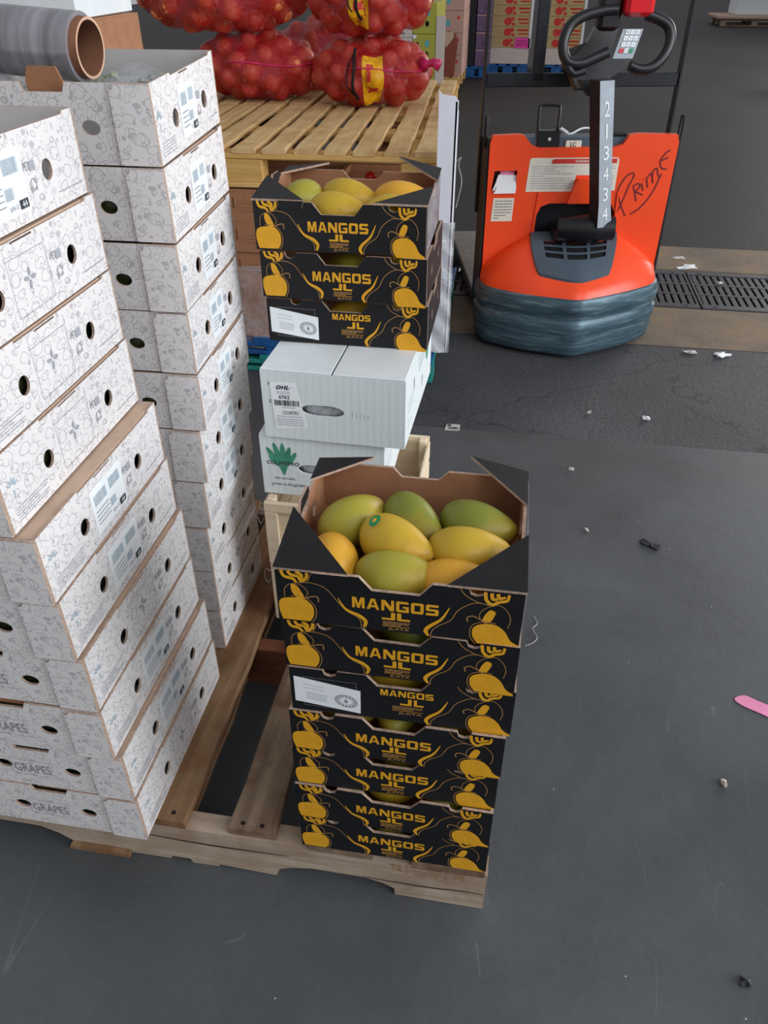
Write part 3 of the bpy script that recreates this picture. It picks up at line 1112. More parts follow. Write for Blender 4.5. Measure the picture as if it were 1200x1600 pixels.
def produce_bag(W, D, H):
    mb = MB()
    rr = random.Random(4)

    def fn(d):
        p = 0.35
        q = [math.copysign(abs(c) ** p, c) for c in d]
        return Vector((q[0] * (W / 2 - 0.012), q[1] * (D / 2 - 0.012), q[2] * (H / 2 - 0.008)))
    mb.sphere(fn, 24, 12)
    return mb.build('produce_bag', 'green_bag', None, 'all')


HN = 0.112
near_pos = [(-0.547, 0), (-0.551, 1), (-0.562, 1), (-0.565, 0), (-0.574, 1), (-0.577, 1), (-0.606, 0), (-0.609, 0), (-0.612, 0), (-0.618, 1)]
ordn = ['lowest', 'second lowest', 'third from the bottom', 'fourth from the bottom', 'fifth from the bottom', 'sixth from the bottom', 'fourth from the top', 'third from the top', 'second from the top', 'topmost']
Wn, Dn = 0.325, 0.392
prot = {}
for v in (0, 1):
    prot[v] = grape_carton(Wn, Dn, HN - 0.0015, v)
prot_top = grape_carton(Wn, Dn, HN - 0.0015, 1, top=True)
bag0 = produce_bag(Wn, Dn, HN - 0.022)
used = {}
first_bag = [True]


def put_bag(base, loc, label, sc_=(1, 1, 1), rz=0.0, rx=0.0):
    b = base if first_bag[0] else base.copy()
    if not first_bag[0]:
        COL.objects.link(b)
    first_bag[0] = False
    b.location = loc
    b.scale = sc_
    b.rotation_euler = (rx, 0, rz)
    tag(b, label, 'produce bag', 'dark green produce bags inside the white cartons')
    return b


jit = [0.000, 0.002, -0.001, 0.003, 0.001, -0.002, 0.002, 0.0, 0.003, 0.001]
BAGLAB = 'dark green bag of produce glimpsed through the round holes of a white printed carton'
for i, (x, v) in enumerate(near_pos):
    if i == 9:
        c = prot_top
    elif v not in used:
        c = prot[v]
        used[v] = 1
    else:
        c = copy_tree(prot[v])
    c.location = (x, 0.716 + jit[i], 0.1312 + HN * i)
    tag(c, 'white doodle-print carton, %s of the near left stack' % ordn[i], 'carton', 'white cartons in the near left stack')
    if i < 9:
        put_bag(bag0, (x - Wn / 2, 0.716 + jit[i] + Dn / 2, 0.1312 + HN * i + HN / 2 - 0.005), BAGLAB)
# back stack: narrower side faces, leaning slightly up at the rear
Wb, Db, HB = 0.325, 0.295, 0.1135
protb = {}
for v in (0, 1):
    protb[v] = grape_carton(Wb, Db, HB - 0.0015, v)
protb_top = grape_carton(Wb, Db, HB - 0.0015, 1, top=True)
usedb = {}
back_pos = [(-0.562, 0, 0), (-0.562, 0, 0.0), (-0.560, 0, 0.004), (-0.552, 1, 0.008), (-0.542, 1, 0.014), (-0.530, 1, 0.022), (-0.532, 1, 0.03), (-0.531, 1, 0.038), (-0.533, 1, 0.046), (-0.535, 1, 0.055)]
for i, (x, v, tl) in enumerate(back_pos):
    if i == 9:
        c = protb_top
    elif v not in usedb:
        c = protb[v]
        usedb[v] = 1
    else:
        c = copy_tree(protb[v])
    z = 0.1312 + 0.1142 * i
    c.location = (x, 1.191 + jit[9 - i], z)
    c.rotation_euler = (tl, 0, math.radians(1.5 if i > 4 else 0))
    tag(c, 'white doodle-print carton, %s of the stack behind the near one' % ordn[i], 'carton', 'white cartons in the rear left stack')
    if i < 9:
        put_bag(bag0, (x - Wb / 2, 1.191 + Db / 2, z + HB / 2 - 0.003 + tl * Db / 2), BAGLAB, (0.98, Db / Dn, 1.0), 0, tl)
# leafy produce in the open top carton
lf = MB()
rr = random.Random(12)
for k in range(90):
    cx, cy = rr.uniform(-0.13, 0.13), rr.uniform(-0.10, 0.11)
    a = rr.uniform(0, 2 * PI)
    L = rr.uniform(0.03, 0.07)
    wd = rr.uniform(0.004, 0.010)
    z = rr.uniform(0.0, 0.028)
    d = Vector((math.cos(a), math.sin(a), rr.uniform(-0.2, 0.35)))
    s_ = Vector((-math.sin(a), math.cos(a), 0))
    p = Vector((cx, cy, z))
    q = p + d * L * 0.5 + Vector((0, 0, 0.008))
    e_ = p + d * L
    e_.x = max(-0.15, min(0.15, e_.x)); e_.y = max(-0.135, min(0.135, e_.y))
    q.x = max(-0.15, min(0.15, q.x)); q.y = max(-0.135, min(0.135, q.y))
    lf.add([p, q + s_ * wd, e_, q - s_ * wd], [(0, 1, 2, 3)])
lb = lf.build('leafy_greens', 'leaf_pale', None)
lb.location = (-0.535 - Wb / 2, 1.191 + Db / 2 + 0.004, 0.1312 + 0.1142 * 9 + 0.062)
tag(lb, 'pale green leafy bunches lying in the open top carton behind the film roll', 'greens', kind='stuff')
# crumpled clear bag liner lying in it
mb = MB()
mb.grid(lambda u, v: Vector(((u - 0.5) * 0.29, (v - 0.5) * 0.26, 0.012 * math.sin(9 * u + 3 * v) + 0.010 * math.sin(17 * v - 5 * u))), 24, 20)
o = mb.build('plastic_liner', 'film', None, 'all')
o.location = (-0.535 - Wb / 2, 1.191 + Db / 2 + 0.004, 0.1312 + 0.1142 * 9 + 0.088)
tag(o, 'crumpled clear plastic liner over the leafy greens in the open carton', 'plastic liner')

# ---------------------------------------------------------------- roll of stretch film on the rear stack
r = empty('film_roll', (-0.762, 1.285, 1.311), 0.0)
r.rotation_euler = (0, math.radians(3.5), math.radians(-3))
mb = MB()
seg = 40


def pipe(mb, x0, x1, ro, ri, mo=0, mi=0, me_=0):
    vs, fs, ms = [], [], []
    for x, rad in ((x0, ro), (x1, ro), (x1, ri), (x0, ri)):
        for k in range(seg):
            a = 2 * PI * k / seg
            vs.append((x, rad * math.cos(a), rad * math.sin(a)))
    for q, m_ in ((0, mo), (1, me_), (2, mi), (3, me_)):
        for k in range(seg):
            a, b = q * seg + k, q * seg + (k + 1) % seg
            c, d = ((q + 1) % 4) * seg + (k + 1) % seg, ((q + 1) % 4) * seg + k
            fs.append((a, b, c, d)); ms.append(m_)
    mb.add(vs, fs, ms)


pipe(mb, -0.42, 0.089, 0.0475, 0.0415)
mb.build('wound_film', 'filmroll', r, True)
mb = MB()
pipe(mb, -0.43, 0.102, 0.0412, 0.0372, 0, 1, 2)
mb.build('cardboard_core', ['kraft_dark', 'core', 'core_rim'], r, True)
mb = MB()
for k in range(6):
    a0 = 0.6 + 0.2 * k
    mb.tube([(-0.17 + 0.02 * k + 0.05 * t, -0.0485 * math.cos(a0 + t * 1.2), 0.0485 * math.sin(a0 + t * 1.2)) for t in (0, .25, .5, .75, 1)], [0.0006, 0.0014, 0.001, 0.0014, 0.0005], 5)
mb.build('loose_film_tail', 'film_white', r)
tag(r, 'clear stretch film roll on a brown cardboard core, lying on the rear cartons', 'film roll')


# ---------------------------------------------------------------- mangoes
def mango_pt(d, k=0):
    x, y, z = d
    L, Wd, Hd = 0.0565, 0.0345, 0.034
    t = x
    wf = (1 - 0.16 * t) * (1 + 0.05 * math.cos(3 * t))
    px = L * (abs(t) ** 0.92) * (1 if t > 0 else -1)
    py = Wd * y * wf + 0.007 * (t * t) - 0.003
    pz = Hd * z * wf * (1 - 0.06 * t)
    return Vector((px, py, pz))


mm = MB()
# mango long axis along x: build sphere with pole on x so the tips are smooth
mm.sphere(lambda d: mango_pt(Vector((d.z, d.x, d.y))), 26, 18)
mango0 = mm.build('mango', 'mango', None, 'all')
st = MB()
st.tube([(-0.056, 0.003, 0), (-0.0585, 0.0035, 0.0005)], [0.004, 0.002], 8)
stem0 = st.build('stem_scar', 'kraft_dark', mango0)
mango_first = [True]
GREEN, YG, YEL, ORG = srgb(124, 130, 48), srgb(162, 154, 54), srgb(196, 162, 48), srgb(218, 162, 50)


def put_mango(loc, rz, color, label, group, rx=0.0, ry=0.0, s=1.0, cat='mango'):
    if mango_first[0]:
        o = mango0
        mango_first[0] = False
    else:
        o = copy_tree(mango0)
    o.location = loc
    o.rotation_euler = (rx, ry, rz)
    o.scale = (s, s, s)
    o.color = color
    return tag(o, label, cat, group)


# ---------------------------------------------------------------- black mango boxes
MW, MD, MH = 0.325, 0.272, 0.0905


def mango_art(f, variant):
    """yellow artwork on the long side; f = Face with origin at the lower left corner"""
    W, H = MW, MH
    U = lambda a: a / 815 * W
    V = lambda b: (530 - b) / 250 * H   # crop rows 285..530

    def pts(l):
        return [(U(a - 190), V(b)) for a, b in l]
    if variant == 0:
        block_text(f, 'MANGOS', U(257), U(545), V(428), V(376), 0)
        block_text(f, 'J', U(357), U(402), V(472), V(435), 0)
        block_text(f, 'L', U(408), U(452), V(472), V(435), 0)
        f.lines(U(360), U(450), V(500), V(478), 3, 1, th=0.0016, seed=3)
        f.rect(U(358), U(452), V(504), V(502), 0)
        f.text('JLATA', U(378), U(450), V(523), V(509), 1, bold=0.03)
    else:
        block_text(f, 'MANGOS', U(335), U(528), V(385), V(350), 0)
        block_text(f, 'J', U(408), U(450), V(432), V(394), 0)
        block_text(f, 'L', U(458), U(494), V(432), V(394), 0)
        f.lines(U(380), U(490), V(462), V(438), 3, 1, th=0.0016, seed=3)
        f.rect(U(378), U(492), V(468), V(466), 0)
        f.text('JLATA', U(402), U(490), V(488), V(474), 1, bold=0.03)
    # right fruit, tail to the right
    fruit_r = spline(pts([(868, 540), (850, 505), (852, 462), (885, 440), (925, 442), (955, 470), (975, 510), (1001, 530)]), 5) + pts([(1003, 542)])
    f.poly(fruit_r, 0)
    f.stroke(pts([(862, 545), (842, 505), (846, 455), (880, 432), (925, 434)]), 0.0012, 1, h=0.0001)
    f.poly(spline(pts([(878, 432), (884, 400), (900, 372), (918, 380), (914, 405), (902, 430)]), 4, True), 0)
    f.stroke(pts([(872, 425), (868, 395), (885, 365), (925, 345), (955, 370), (968, 410), (962, 450)]), 0.0011, 1)
    f.stroke(pts([(895, 440), (870, 420), (845, 408), (828, 420), (832, 438)]), 0.0018, 1)
    # leafy ornament, top right
    for l in ([(880, 290), (885, 325), (905, 345), (925, 330), (950, 320), (955, 292)], [(900, 292), (905, 318), (920, 318)], [(920, 292), (925, 312), (945, 305)]):
        f.stroke(pts(l), [0.0045, 0.005, 0.0035], 0)
    # swooshes
    f.stroke(pts([(900, 350), (850, 345), (800, 385), (775, 440), (735, 475), (715, 505), (712, 534)]), 0.0013, 1)
    f.stroke(pts([(770, 380), (745, 440), (708, 480), (695, 505), (705, 530)]), [0.0010, 0.004, 0.0055, 0.006, 0.003], 0)
    f.stroke(pts([(800, 285), (820, 315), (860, 340), (900, 348)]), 0.0013, 1)
    if variant == 0:
        fruit_l = spline(pts([(205, 522), (195, 470), (202, 425), (240, 410), (285, 412), (312, 445), (314, 490), (300, 522)]), 5)
        f.poly(fruit_l, 0)
        f.stroke(pts([(240, 402), (290, 404), (320, 445), (322, 490), (308, 525)]), 0.0012, 1, h=0.0001)
        f.poly(spline(pts([(268, 415), (245, 385), (243, 345), (262, 350), (275, 375), (285, 405)]), 4, True), 0)
        f.stroke(pts([(218, 410), (220, 370), (240, 345), (275, 345), (298, 375), (292, 395)]), 0.0011, 1)
        f.stroke(pts([(280, 415), (300, 400), (330, 395), (332, 420)]), 0.0018, 1)
        for l in ([(212, 283), (222, 310), (250, 318), (262, 336)], [(235, 283), (245, 300), (268, 306), (275, 325)], [(300, 285), (296, 310), (275, 332)], [(262, 284), (280, 298), (278, 318)]):
            f.stroke(pts(l), [0.0045, 0.005, 0.0035], 0)
        f.stroke(pts([(265, 336), (310, 330), (360, 350), (400, 410), (430, 450), (470, 480), (478, 525)]), 0.0013, 1)
        f.stroke(pts([(400, 390), (425, 440), (470, 465), (492, 492), (486, 522)]), [0.0010, 0.004, 0.0055, 0.006, 0.003], 0)
        f.stroke(pts([(320, 270), (300, 325)]), 0.0013, 1, smooth=False)


def mango_box(variant, top):
    """open tray, origin at front left bottom corner"""
    r = empty('mango_box')
    W, D, H, T = MW, MD, MH - 0.0012, 0.005
    mb = MB()
    nt = [(0.178, H), (0.205 - 0.008, H - 0.021), (0.127 - 0.004, H - 0.021), (0.108, H)]
    thumb = [(0.071, H), (0.068, H - 0.009), (0.060, H - 0.012), (0.052, H - 0.009), (0.049, H)]
    thumb2 = [(0.276, H), (0.273, H - 0.009), (0.265, H - 0.012), (0.257, H - 0.009), (0.254, H)]
    nt = [(0.208, H), (0.192, H - 0.021), (0.129, H - 0.021), (0.112, H)]
    outer = [(0, 0), (W, 0), (W, H)] + thumb2 + nt + thumb + [(0, H)]
    mb.plate(outer, [], (0, 0, 0), (1, 0, 0), (0, 0, 1), T, (0, 1, 2))
    outer_b = [(-W, 0), (0, 0), (0, H), (-0.118, H), (-0.132, H - 0.016), (-0.190, H - 0.016), (-0.205, H), (-W, H)]
    mb.plate(outer_b, [], (0, D, 0), (-1, 0, 0), (0, 0, 1), T, (0, 1, 2))
    # sides with vent holes and a low middle
    sd = [(T, 0), (D - T, 0), (D - T, H), (D - 0.095, H), (D - 0.105, H - 0.016), (0.105, H - 0.016), (0.095, H), (T, H)]
    mb.plate(sd, [ellipse(0.085, 0.045, 0.010, 0.012, 10), ellipse(0.20, 0.045, 0.010, 0.012, 10)], (W, 0, 0), (0, 1, 0), (0, 0, 1), T, (3, 1, 2))
    sd2 = [(-p[0], p[1]) for p in reversed(sd)]
    mb.plate(sd2, [ellipse(-0.085, 0.045, 0.010, 0.012, 10), ellipse(-0.20, 0.045, 0.010, 0.012, 10)], (0, 0, 0), (0, -1, 0), (0, 0, 1), T, (3, 1, 2))
    mb.box(T, W - T, T, D - T, 0.001, 0.005, 1)
    mb.build('tray', ['black_board', 'kraft', 'edge', 'black_board'], r)
    mb = MB()
    mango_art(Face(mb, (0, 0, 0), (1, 0, 0), (0, 0, 1), 0.0004), variant)
    mb.build('printed_artwork', ['yellow_ink', 'tan_ink'], r)
    if variant == 1:
        mb = MB()
        f = Face(mb, (0, 0, 0), (1, 0, 0), (0, 0, 1), 0.0004)
        f.stroke([(0.019, 0.012), (0.098, 0.009), (0.098, 0.070), (0.019, 0.072)], 0.001, 2, smooth=False, closed=True)
        P = [(0.006, 0.020), (0.104, 0.007), (0.1045, 0.055), (0.006, 0.072)]
        mb.plate(P, [], (0, -0.0012, 0), (1, 0, 0), (0, 0, 1), 0.0006, (0, 0, 0))
        f = Face(mb, (0, -0.0012, 0), (1, -0.0, -0.13), (0.0, 0, 1), 0.0004)
        f.lines(0.020, 0.052, 0.050, 0.064, 2, 1, th=0.0008)
        f.lines(0.024, 0.055, 0.030, 0.046, 4, 1, th=0.0010, seed=4)
        f.stroke(ellipse(0.084, 0.042, 0.0165, 0.0125, 20), 0.001, 2, smooth=False, closed=True)
        f.stroke(ellipse(0.084, 0.042, 0.0105, 0.0075, 20), 0.0006, 2, smooth=False, closed=True)
        for k in range(16):
            a = 2 * PI * k / 16
            f.rect(0.084 + 0.0135 * math.cos(a) - 0.0012, 0.084 + 0.0135 * math.cos(a) + 0.0012, 0.042 + 0.010 * math.sin(a) - 0.0012, 0.042 + 0.010 * math.sin(a) + 0.0012, 2)
        f.text('6', 0.0815, 0.0865, 0.038, 0.0465, 2, bold=0.03)
        mb.build('address_label', ['sticker_white', 'pale_ink', 'grey_ink'], r)
    if top:
        z = H
        # triangular stacking flaps across the four corners
        def flap(tri, zs, name='corner_flap'):
            m2 = MB()
            a, b, c = [Vector((p[0], p[1], q)) for p, q in zip(tri, zs)]
            n = (b - a).cross(c - a).normalized()
            if n.z < 0:
                b, c = c, b
                n = -n
            vs = [a, b, c, a - n * 0.004, b - n * 0.004, c - n * 0.004]
            m2.add(vs, [(0, 1, 2), (3, 5, 4), (0, 3, 4, 1), (1, 4, 5, 2), (2, 5, 3, 0)], [0, 1, 2, 2, 2])
            return m2.build(name, ['black_board', 'kraft', 'edge'], r)
        e = 0.004
        flap([(-0.002, -0.001), (0.098, -0.001), (-0.002, 0.115)], (z + e, z + e, z + 0.020))
        flap([(W + 0.002, -0.001), (W - 0.098, -0.001), (W + 0.002, 0.110)], (z + e, z + e, z + 0.012))
        flap([(-0.001, D + 0.001), (0.088, D + 0.001), (-0.001, D - 0.062)], (z + e, z + 0.014, z + e))
        flap([(W + 0.001, D + 0.001), (W - 0.088, D + 0.001), (W + 0.001, D - 0.080)], (z + 0.010, z + 0.030, z + e))
        # folded tongue at the back left and hanging tab at the front left
        m2 = MB()
        m2.plate([(0.125, 0), (0.185, 0), (0.178, 0.018), (0.135, 0.020)], [], (0.004, 0, z - 0.004), (0, 1, 0), (0, 0, 1), 0.004, (0, 1, 2))
        m2.build('side_tongue', ['black_board', 'kraft', 'edge'], r)
        m2 = MB()
        m2.plate([(0.052, z - 0.012), (0.094, z - 0.010), (0.098, z + 0.003), (0.050, z + 0.003)], [], (0, -0.0045, 0), (1, 0, 0), (0, 0, 1), 0.003, (0, 1, 2))
        m2.build('front_tab', ['black_board', 'kraft', 'edge'], r)
        # cellophane wrapped round the right hand corner
        m2 = MB()
        m2.box(W + 0.0015, W + 0.002, 0.0, D * 0.95, 0.004, H + 0.004)
        m2.build('clear_wrap', 'film', r)
    return r


mb_proto = {(0, False): mango_box(0, False), (1, False): mango_box(1, False), (0, True): mango_box(0, True)}
mused = set()
seq = ['topmost', 'second from the top', 'third from the top, with a white label', 'fourth from the top', 'fifth from the top', 'second from the bottom', 'lowest, resting on the pallet']
sx = [-0.268, -0.2655, -0.262, -0.268, -0.270, -0.271, -0.270]
sy = [0.749, 0.752, 0.750, 0.748, 0.750, 0.747, 0.749]
srz = [0.4, -0.6, 0.6, -0.5, 0.4, -0.7, 0.2]
NEAR_Z = 0.1315


def put_mbox(var, top, loc, rz, label, group):
    k = (var, top)
    if k in mused:
        o = copy_tree(mb_proto[k])
    else:
        o = mb_proto[k]
        mused.add(k)
    o.location = loc
    o.rotation_euler = (0, 0, math.radians(rz))
    return tag(o, label, 'fruit box', group)


for i in range(7):
    z = NEAR_Z + MH * (6 - i) + 0.0008 * (6 - i)
    put_mbox(1 if i == 2 else 0, i == 0, (sx[i], sy[i], z), srz[i], 'black cardboard mango box, %s of the near stack' % seq[i], 'black mango boxes in the near stack')
    if i > 0:
        for k in range(3):
            put_mango((sx[i] + 0.075 + 0.085 * k, sy[i] + 0.062, z + 0.042), rad_ := (0.2 + k * 1.3 + i), (YEL, YG, GREEN)[(i + k) % 3],
                      'mango glimpsed through the front notch of a closed-in black box', 'mangoes inside the stacked black boxes', s=0.92)
bz = NEAR_Z + (MH + 0.0008) * 6 + 0.006
spec = [  # x, y, yaw deg, colour, label
    (-0.196, 0.922, 52, YG, 'green-yellow mango with an orange blush at the back left of the near open box'),
    (-0.108, 0.930, -50, GREEN, 'green mango at the back centre of the near open box'),
    (-0.012, 0.935, -14, GREEN, 'green mango with a bruised yellow tip at the back right of the near open box'),
    (-0.212, 0.822, 96, ORG, 'golden mango at the left end of the near open box'),
    (-0.124, 0.862, -28, YEL, 'yellow mango with a round green sticker in the near open box'),
    (-0.020, 0.866, 4, YEL, 'yellow mango lying across the right side of the near open box'),
    (-0.113, 0.803, 4, YG, 'dull yellow-green mango behind the front notch of the near open box'),
    (-0.030, 0.806, 4, ORG, 'golden mango half hidden under the front right corner flap of the near box'),
]
zz = [0.050, 0.050, 0.050, 0.046, 0.060, 0.054, 0.048, 0.042]
for i, (x, y, a, c, lab) in enumerate(spec):
    o = put_mango((x, y, bz + zz[i] - 0.003), math.radians(a), c, lab, 'mangoes in the near open box', s=1.06, rx=0.15 * (i % 3 - 1))
    if i == 4:
        m2 = MB()
        d0 = Vector((-0.45, -0.25, 0.85)).normalized()
        a1 = d0.cross(Vector((0, 1, 0))).normalized()
        a2 = d0.cross(a1)
        for q, (ra, rb, mt) in enumerate(((0.0, 0.10, 1), (0.10, 0.30, 0), (0.30, 0.34, 1))):
            vs, fs = [], []
            for k in range(20):
                t = 2 * PI * k / 20
                for rad in (ra, rb):
                    dd = (d0 + (a1 * math.cos(t) * 0.62 + a2 * math.sin(t)) * rad * 1.0).normalized()
                    vs.append(mango_pt(dd) * 1.012)
            for k in range(20):
                j = (k + 1) % 20
                fs.append((2 * k, 2 * k + 1, 2 * j + 1, 2 * j))
            m2.add(vs, fs, mt)
        m2.build('fruit_sticker', [plain('sticker_green', srgb(30, 140, 70), 0.4, vary=0.15), 'yellow_label'], o)

# second mango stack, three boxes on two white cartons on wooden crates
M2Y = 1.447
M2Z = 0.7745
s2 = [(-0.484, 'topmost of the rear stack, open with yellow mangoes'), (-0.480, 'middle one of the rear stack'), (-0.476, 'lowest of the rear stack, with a white label')]
for i, (x, lab) in enumerate(s2):
    z = M2Z + 0.0935 * (2 - i)
    o = put_mbox(1 if i == 2 else 0, i == 0, (x, M2Y + 0.003 * i, z), [0.6, -0.4, 0.3][i], 'black cardboard mango box, ' + lab, 'black mango boxes in the rear stack')
    if i > 0:
        for k in range(3):
            put_mango((x + 0.075 + 0.085 * k, M2Y + 0.065, z + 0.042), 0.4 + k * 1.1 + i, (YEL, YEL, YG)[(i + k) % 3],
                      'mango glimpsed through the front notch of a rear black box', 'mangoes inside the rear black boxes', s=0.92)
bz2 = M2Z + 0.187 + 0.006
for i, (x, y, a, c, lab) in enumerate([(-0.425, M2Y + 0.150, 80, YG, 'round-ended green-yellow mango at the left of the rear open box'),
                                        (-0.335, M2Y + 0.165, -12, YEL, 'bright yellow mango at the back centre of the rear open box'),
                                        (-0.225, M2Y + 0.165, 8, ORG, 'golden mango with a green patch at the right of the rear open box'),
                                        (-0.335, M2Y + 0.060, -5, YEL, 'yellow mango behind the front notch of the rear open box'),
                                        (-0.225, M2Y + 0.060, 14, YEL, 'yellow mango hidden under the front right flap of the rear box')]):
    put_mango((x, y, bz2 + 0.052), math.radians(a), c, lab, 'mangoes in the rear open box', s=1.08)


# ---------------------------------------------------------------- white herb cartons
def white_carton(name, W, D, H, kind):
    r = empty(name)
    mb = MB()
    T = 0.005
    slot = [(0.122 + 0.0 + 0.032 * math.cos(t) + (0.012 if math.cos(t) > 0 else -0.012), H * 0.47 + 0.0125 * math.sin(t)) for t in [2 * PI * k / 16 for k in range(16)]]
    mb.plate([(0, 0), (W, 0), (W, H), (0, H)], [slot], (0, 0, 0), (1, 0, 0), (0, 0, 1), T, (0, 0, 1))
    mb.plate([(0, 0), (W, 0), (W, H), (0, H)], [], (W, D, 0), (-1, 0, 0), (0, 0, 1), T, (0, 0, 1))
    mb.plate([(T, 0), (D - T, 0), (D - T, H), (T, H)], [ellipse(D * 0.30, H * 0.62, 0.008, 0.016, 12), ellipse(D * 0.62, H * 0.30, 0.008, 0.016, 12)], (W, 0, 0), (0, 1, 0), (0, 0, 1), T, (0, 0, 1))
    mb.plate([(T, 0), (D - T, 0), (D - T, H), (T, H)], [], (0, D, 0), (0, -1, 0), (0, 0, 1), T, (0, 0, 1))
    mb.box(T, W - T, T, D - T, 0, 0.004, 0)
    mb.build('carton_body', ['white_board', 'white_board_plain'], r)
    for a, b in ((0.0005, W * 0.5 - 0.0015), (W * 0.5 + 0.0015, W - 0.0005)):
        m2 = MB()
        m2.bbox(a, b, 0.0005, D - 0.0005, H + 0.0002, H + 0.0042, 0.001)
        m2.build('top_flap', 'white_board_plain', r)
    # plastic bag seen in the hand hole
    m2 = MB()
    m2.sphere(lambda d: Vector((0.122 + d.x * 0.048, 0.020 + d.y * 0.012, H * 0.47 + d.z * 0.026 * (1 + 0.15 * math.sin(9 * d.x)))), 16, 10)
    m2.build('inner_bag', 'film_white', r, 'all')
    m2 = MB()
    f = Face(m2, (0, 0, 0), (1, 0, 0), (0, 0, 1), 0.0006)
    if kind == 'label':
        c = MB()
        P = [(0.018, 0.026), (0.082, 0.036), (0.080, H * 0.82), (0.022, H * 0.80)]
        P = [(0.024, 0.020), (0.090, 0.030), (0.070, 0.125), (0.018, 0.122)]
        c.plate(P, [], (0, -0.0012, 0), (1, 0, 0), (0, 0, 1), 0.0007)
        g = Face(c, (0, -0.0012, 0), (1, 0, 0.03), (-0.03, 0, 1), 0.0004)
        g.text('DHL', 0.034, 0.060, 0.108, 0.117, 1, bold=0.04, slant=0.003)
        g.rect(0.030, 0.066, 0.112, 0.1126, 1)
        g.lines(0.034, 0.064, 0.098, 0.105, 2, 2, th=0.0009)
        g.text('6762', 0.038, 0.060, 0.088, 0.096, 1, bold=0.02)
        g.barcode(0.028, 0.078, 0.073, 0.085, 1, seed=9)
        g.lines(0.042, 0.070, 0.067, 0.071, 1, 2, th=0.001)
        g.text('CULANTRO', 0.042, 0.076, 0.054, 0.062, 1)
        g.lines(0.028, 0.084, 0.047, 0.052, 1, 2, th=0.0009, seed=2)
        g.lines(0.028, 0.084, 0.028, 0.046, 4, 2, th=0.0010, seed=7)
        c.build('shipping_label', ['sticker_white', 'dark_ink', 'grey_ink'], r)
        f.poly([(0.015, 0.117), (0.019, 0.117), (0.019, 0.122), (0.015, 0.124)], 0)
        f.stroke([(0.020, 0.115), (0.026, 0.116)], 0.001, 0, smooth=False)
        f.text('C', 0.014, 0.019, 0.078, 0.085, 1, bold=0.03)
        for k in range(5):
            f.rect(0.182 + 0.008 * k, 0.1825 + 0.008 * k, H * 0.47 - 0.008, H * 0.47 + 0.004 - k * 0.001, 1)
    else:
        for k, (a, L) in enumerate(((2.15, 0.062), (1.85, 0.066), (1.57, 0.064), (1.3, 0.058), (1.0, 0.052), (2.3, 0.045))):
            cx, cy = 0.048, 0.062
            f.poly(ellipse(cx + math.cos(a) * L * 0.62, cy + math.sin(a) * L * 0.62, L * 0.40, 0.0058, 12, a), 0)
            f.stroke([(cx, cy - 0.012), (cx + math.cos(a) * L * 0.3, cy + math.sin(a) * L * 0.3)], 0.003, 0, smooth=False)
        f.text('CULANTRO', 0.012, 0.082, 0.074, 0.083, 1, bold=0.02)
        f.text('100% NATURAL', 0.026, 0.072, 0.038, 0.043, 1)
        f.text('grown in the garden', 0.018, 0.090, 0.020, 0.030, 1, slant=0.002)
    m2.build('front_print', ['green_ink', 'dark_ink'], r)
    m2 = MB()
    f = Face(m2, (W, 0, 0), (0, 1, 0), (0, 0, 1), 0.0006)
    for k, a in enumerate((2.0, 1.7, 1.4, 1.1)):
        f.poly(ellipse(D * 0.80 + math.cos(a) * 0.03, H * 0.35 + math.sin(a) * 0.045, 0.030, 0.007, 10, a), 0)
    f.lines(D * 0.08, D * 0.28, H * 0.15, H * 0.6, 4, 1, th=0.0015, seed=2)
    f.lines(D * 0.45, D * 0.7, H * 0.6, H * 0.85, 3, 0, th=0.0015, seed=6)
    m2.build('side_print', ['green_ink', 'blue_grey_ink'], r)
    return r


o = white_carton('herb_carton', 0.287, 0.36, 0.146, 'label')
o.location = (-0.461, 1.325, 0.6215)
o.rotation_euler = (0, 0, math.radians(-1.5))
tag(o, 'white closed carton with a shipping label, directly under the rear mango boxes', 'carton')
o = white_carton('herb_carton', 0.262, 0.36, 0.142, 'leaf')
o.location = (-0.480, 1.335, 0.4745)
tag(o, 'white carton printed with a green leaf bunch, below the labelled white one', 'carton')


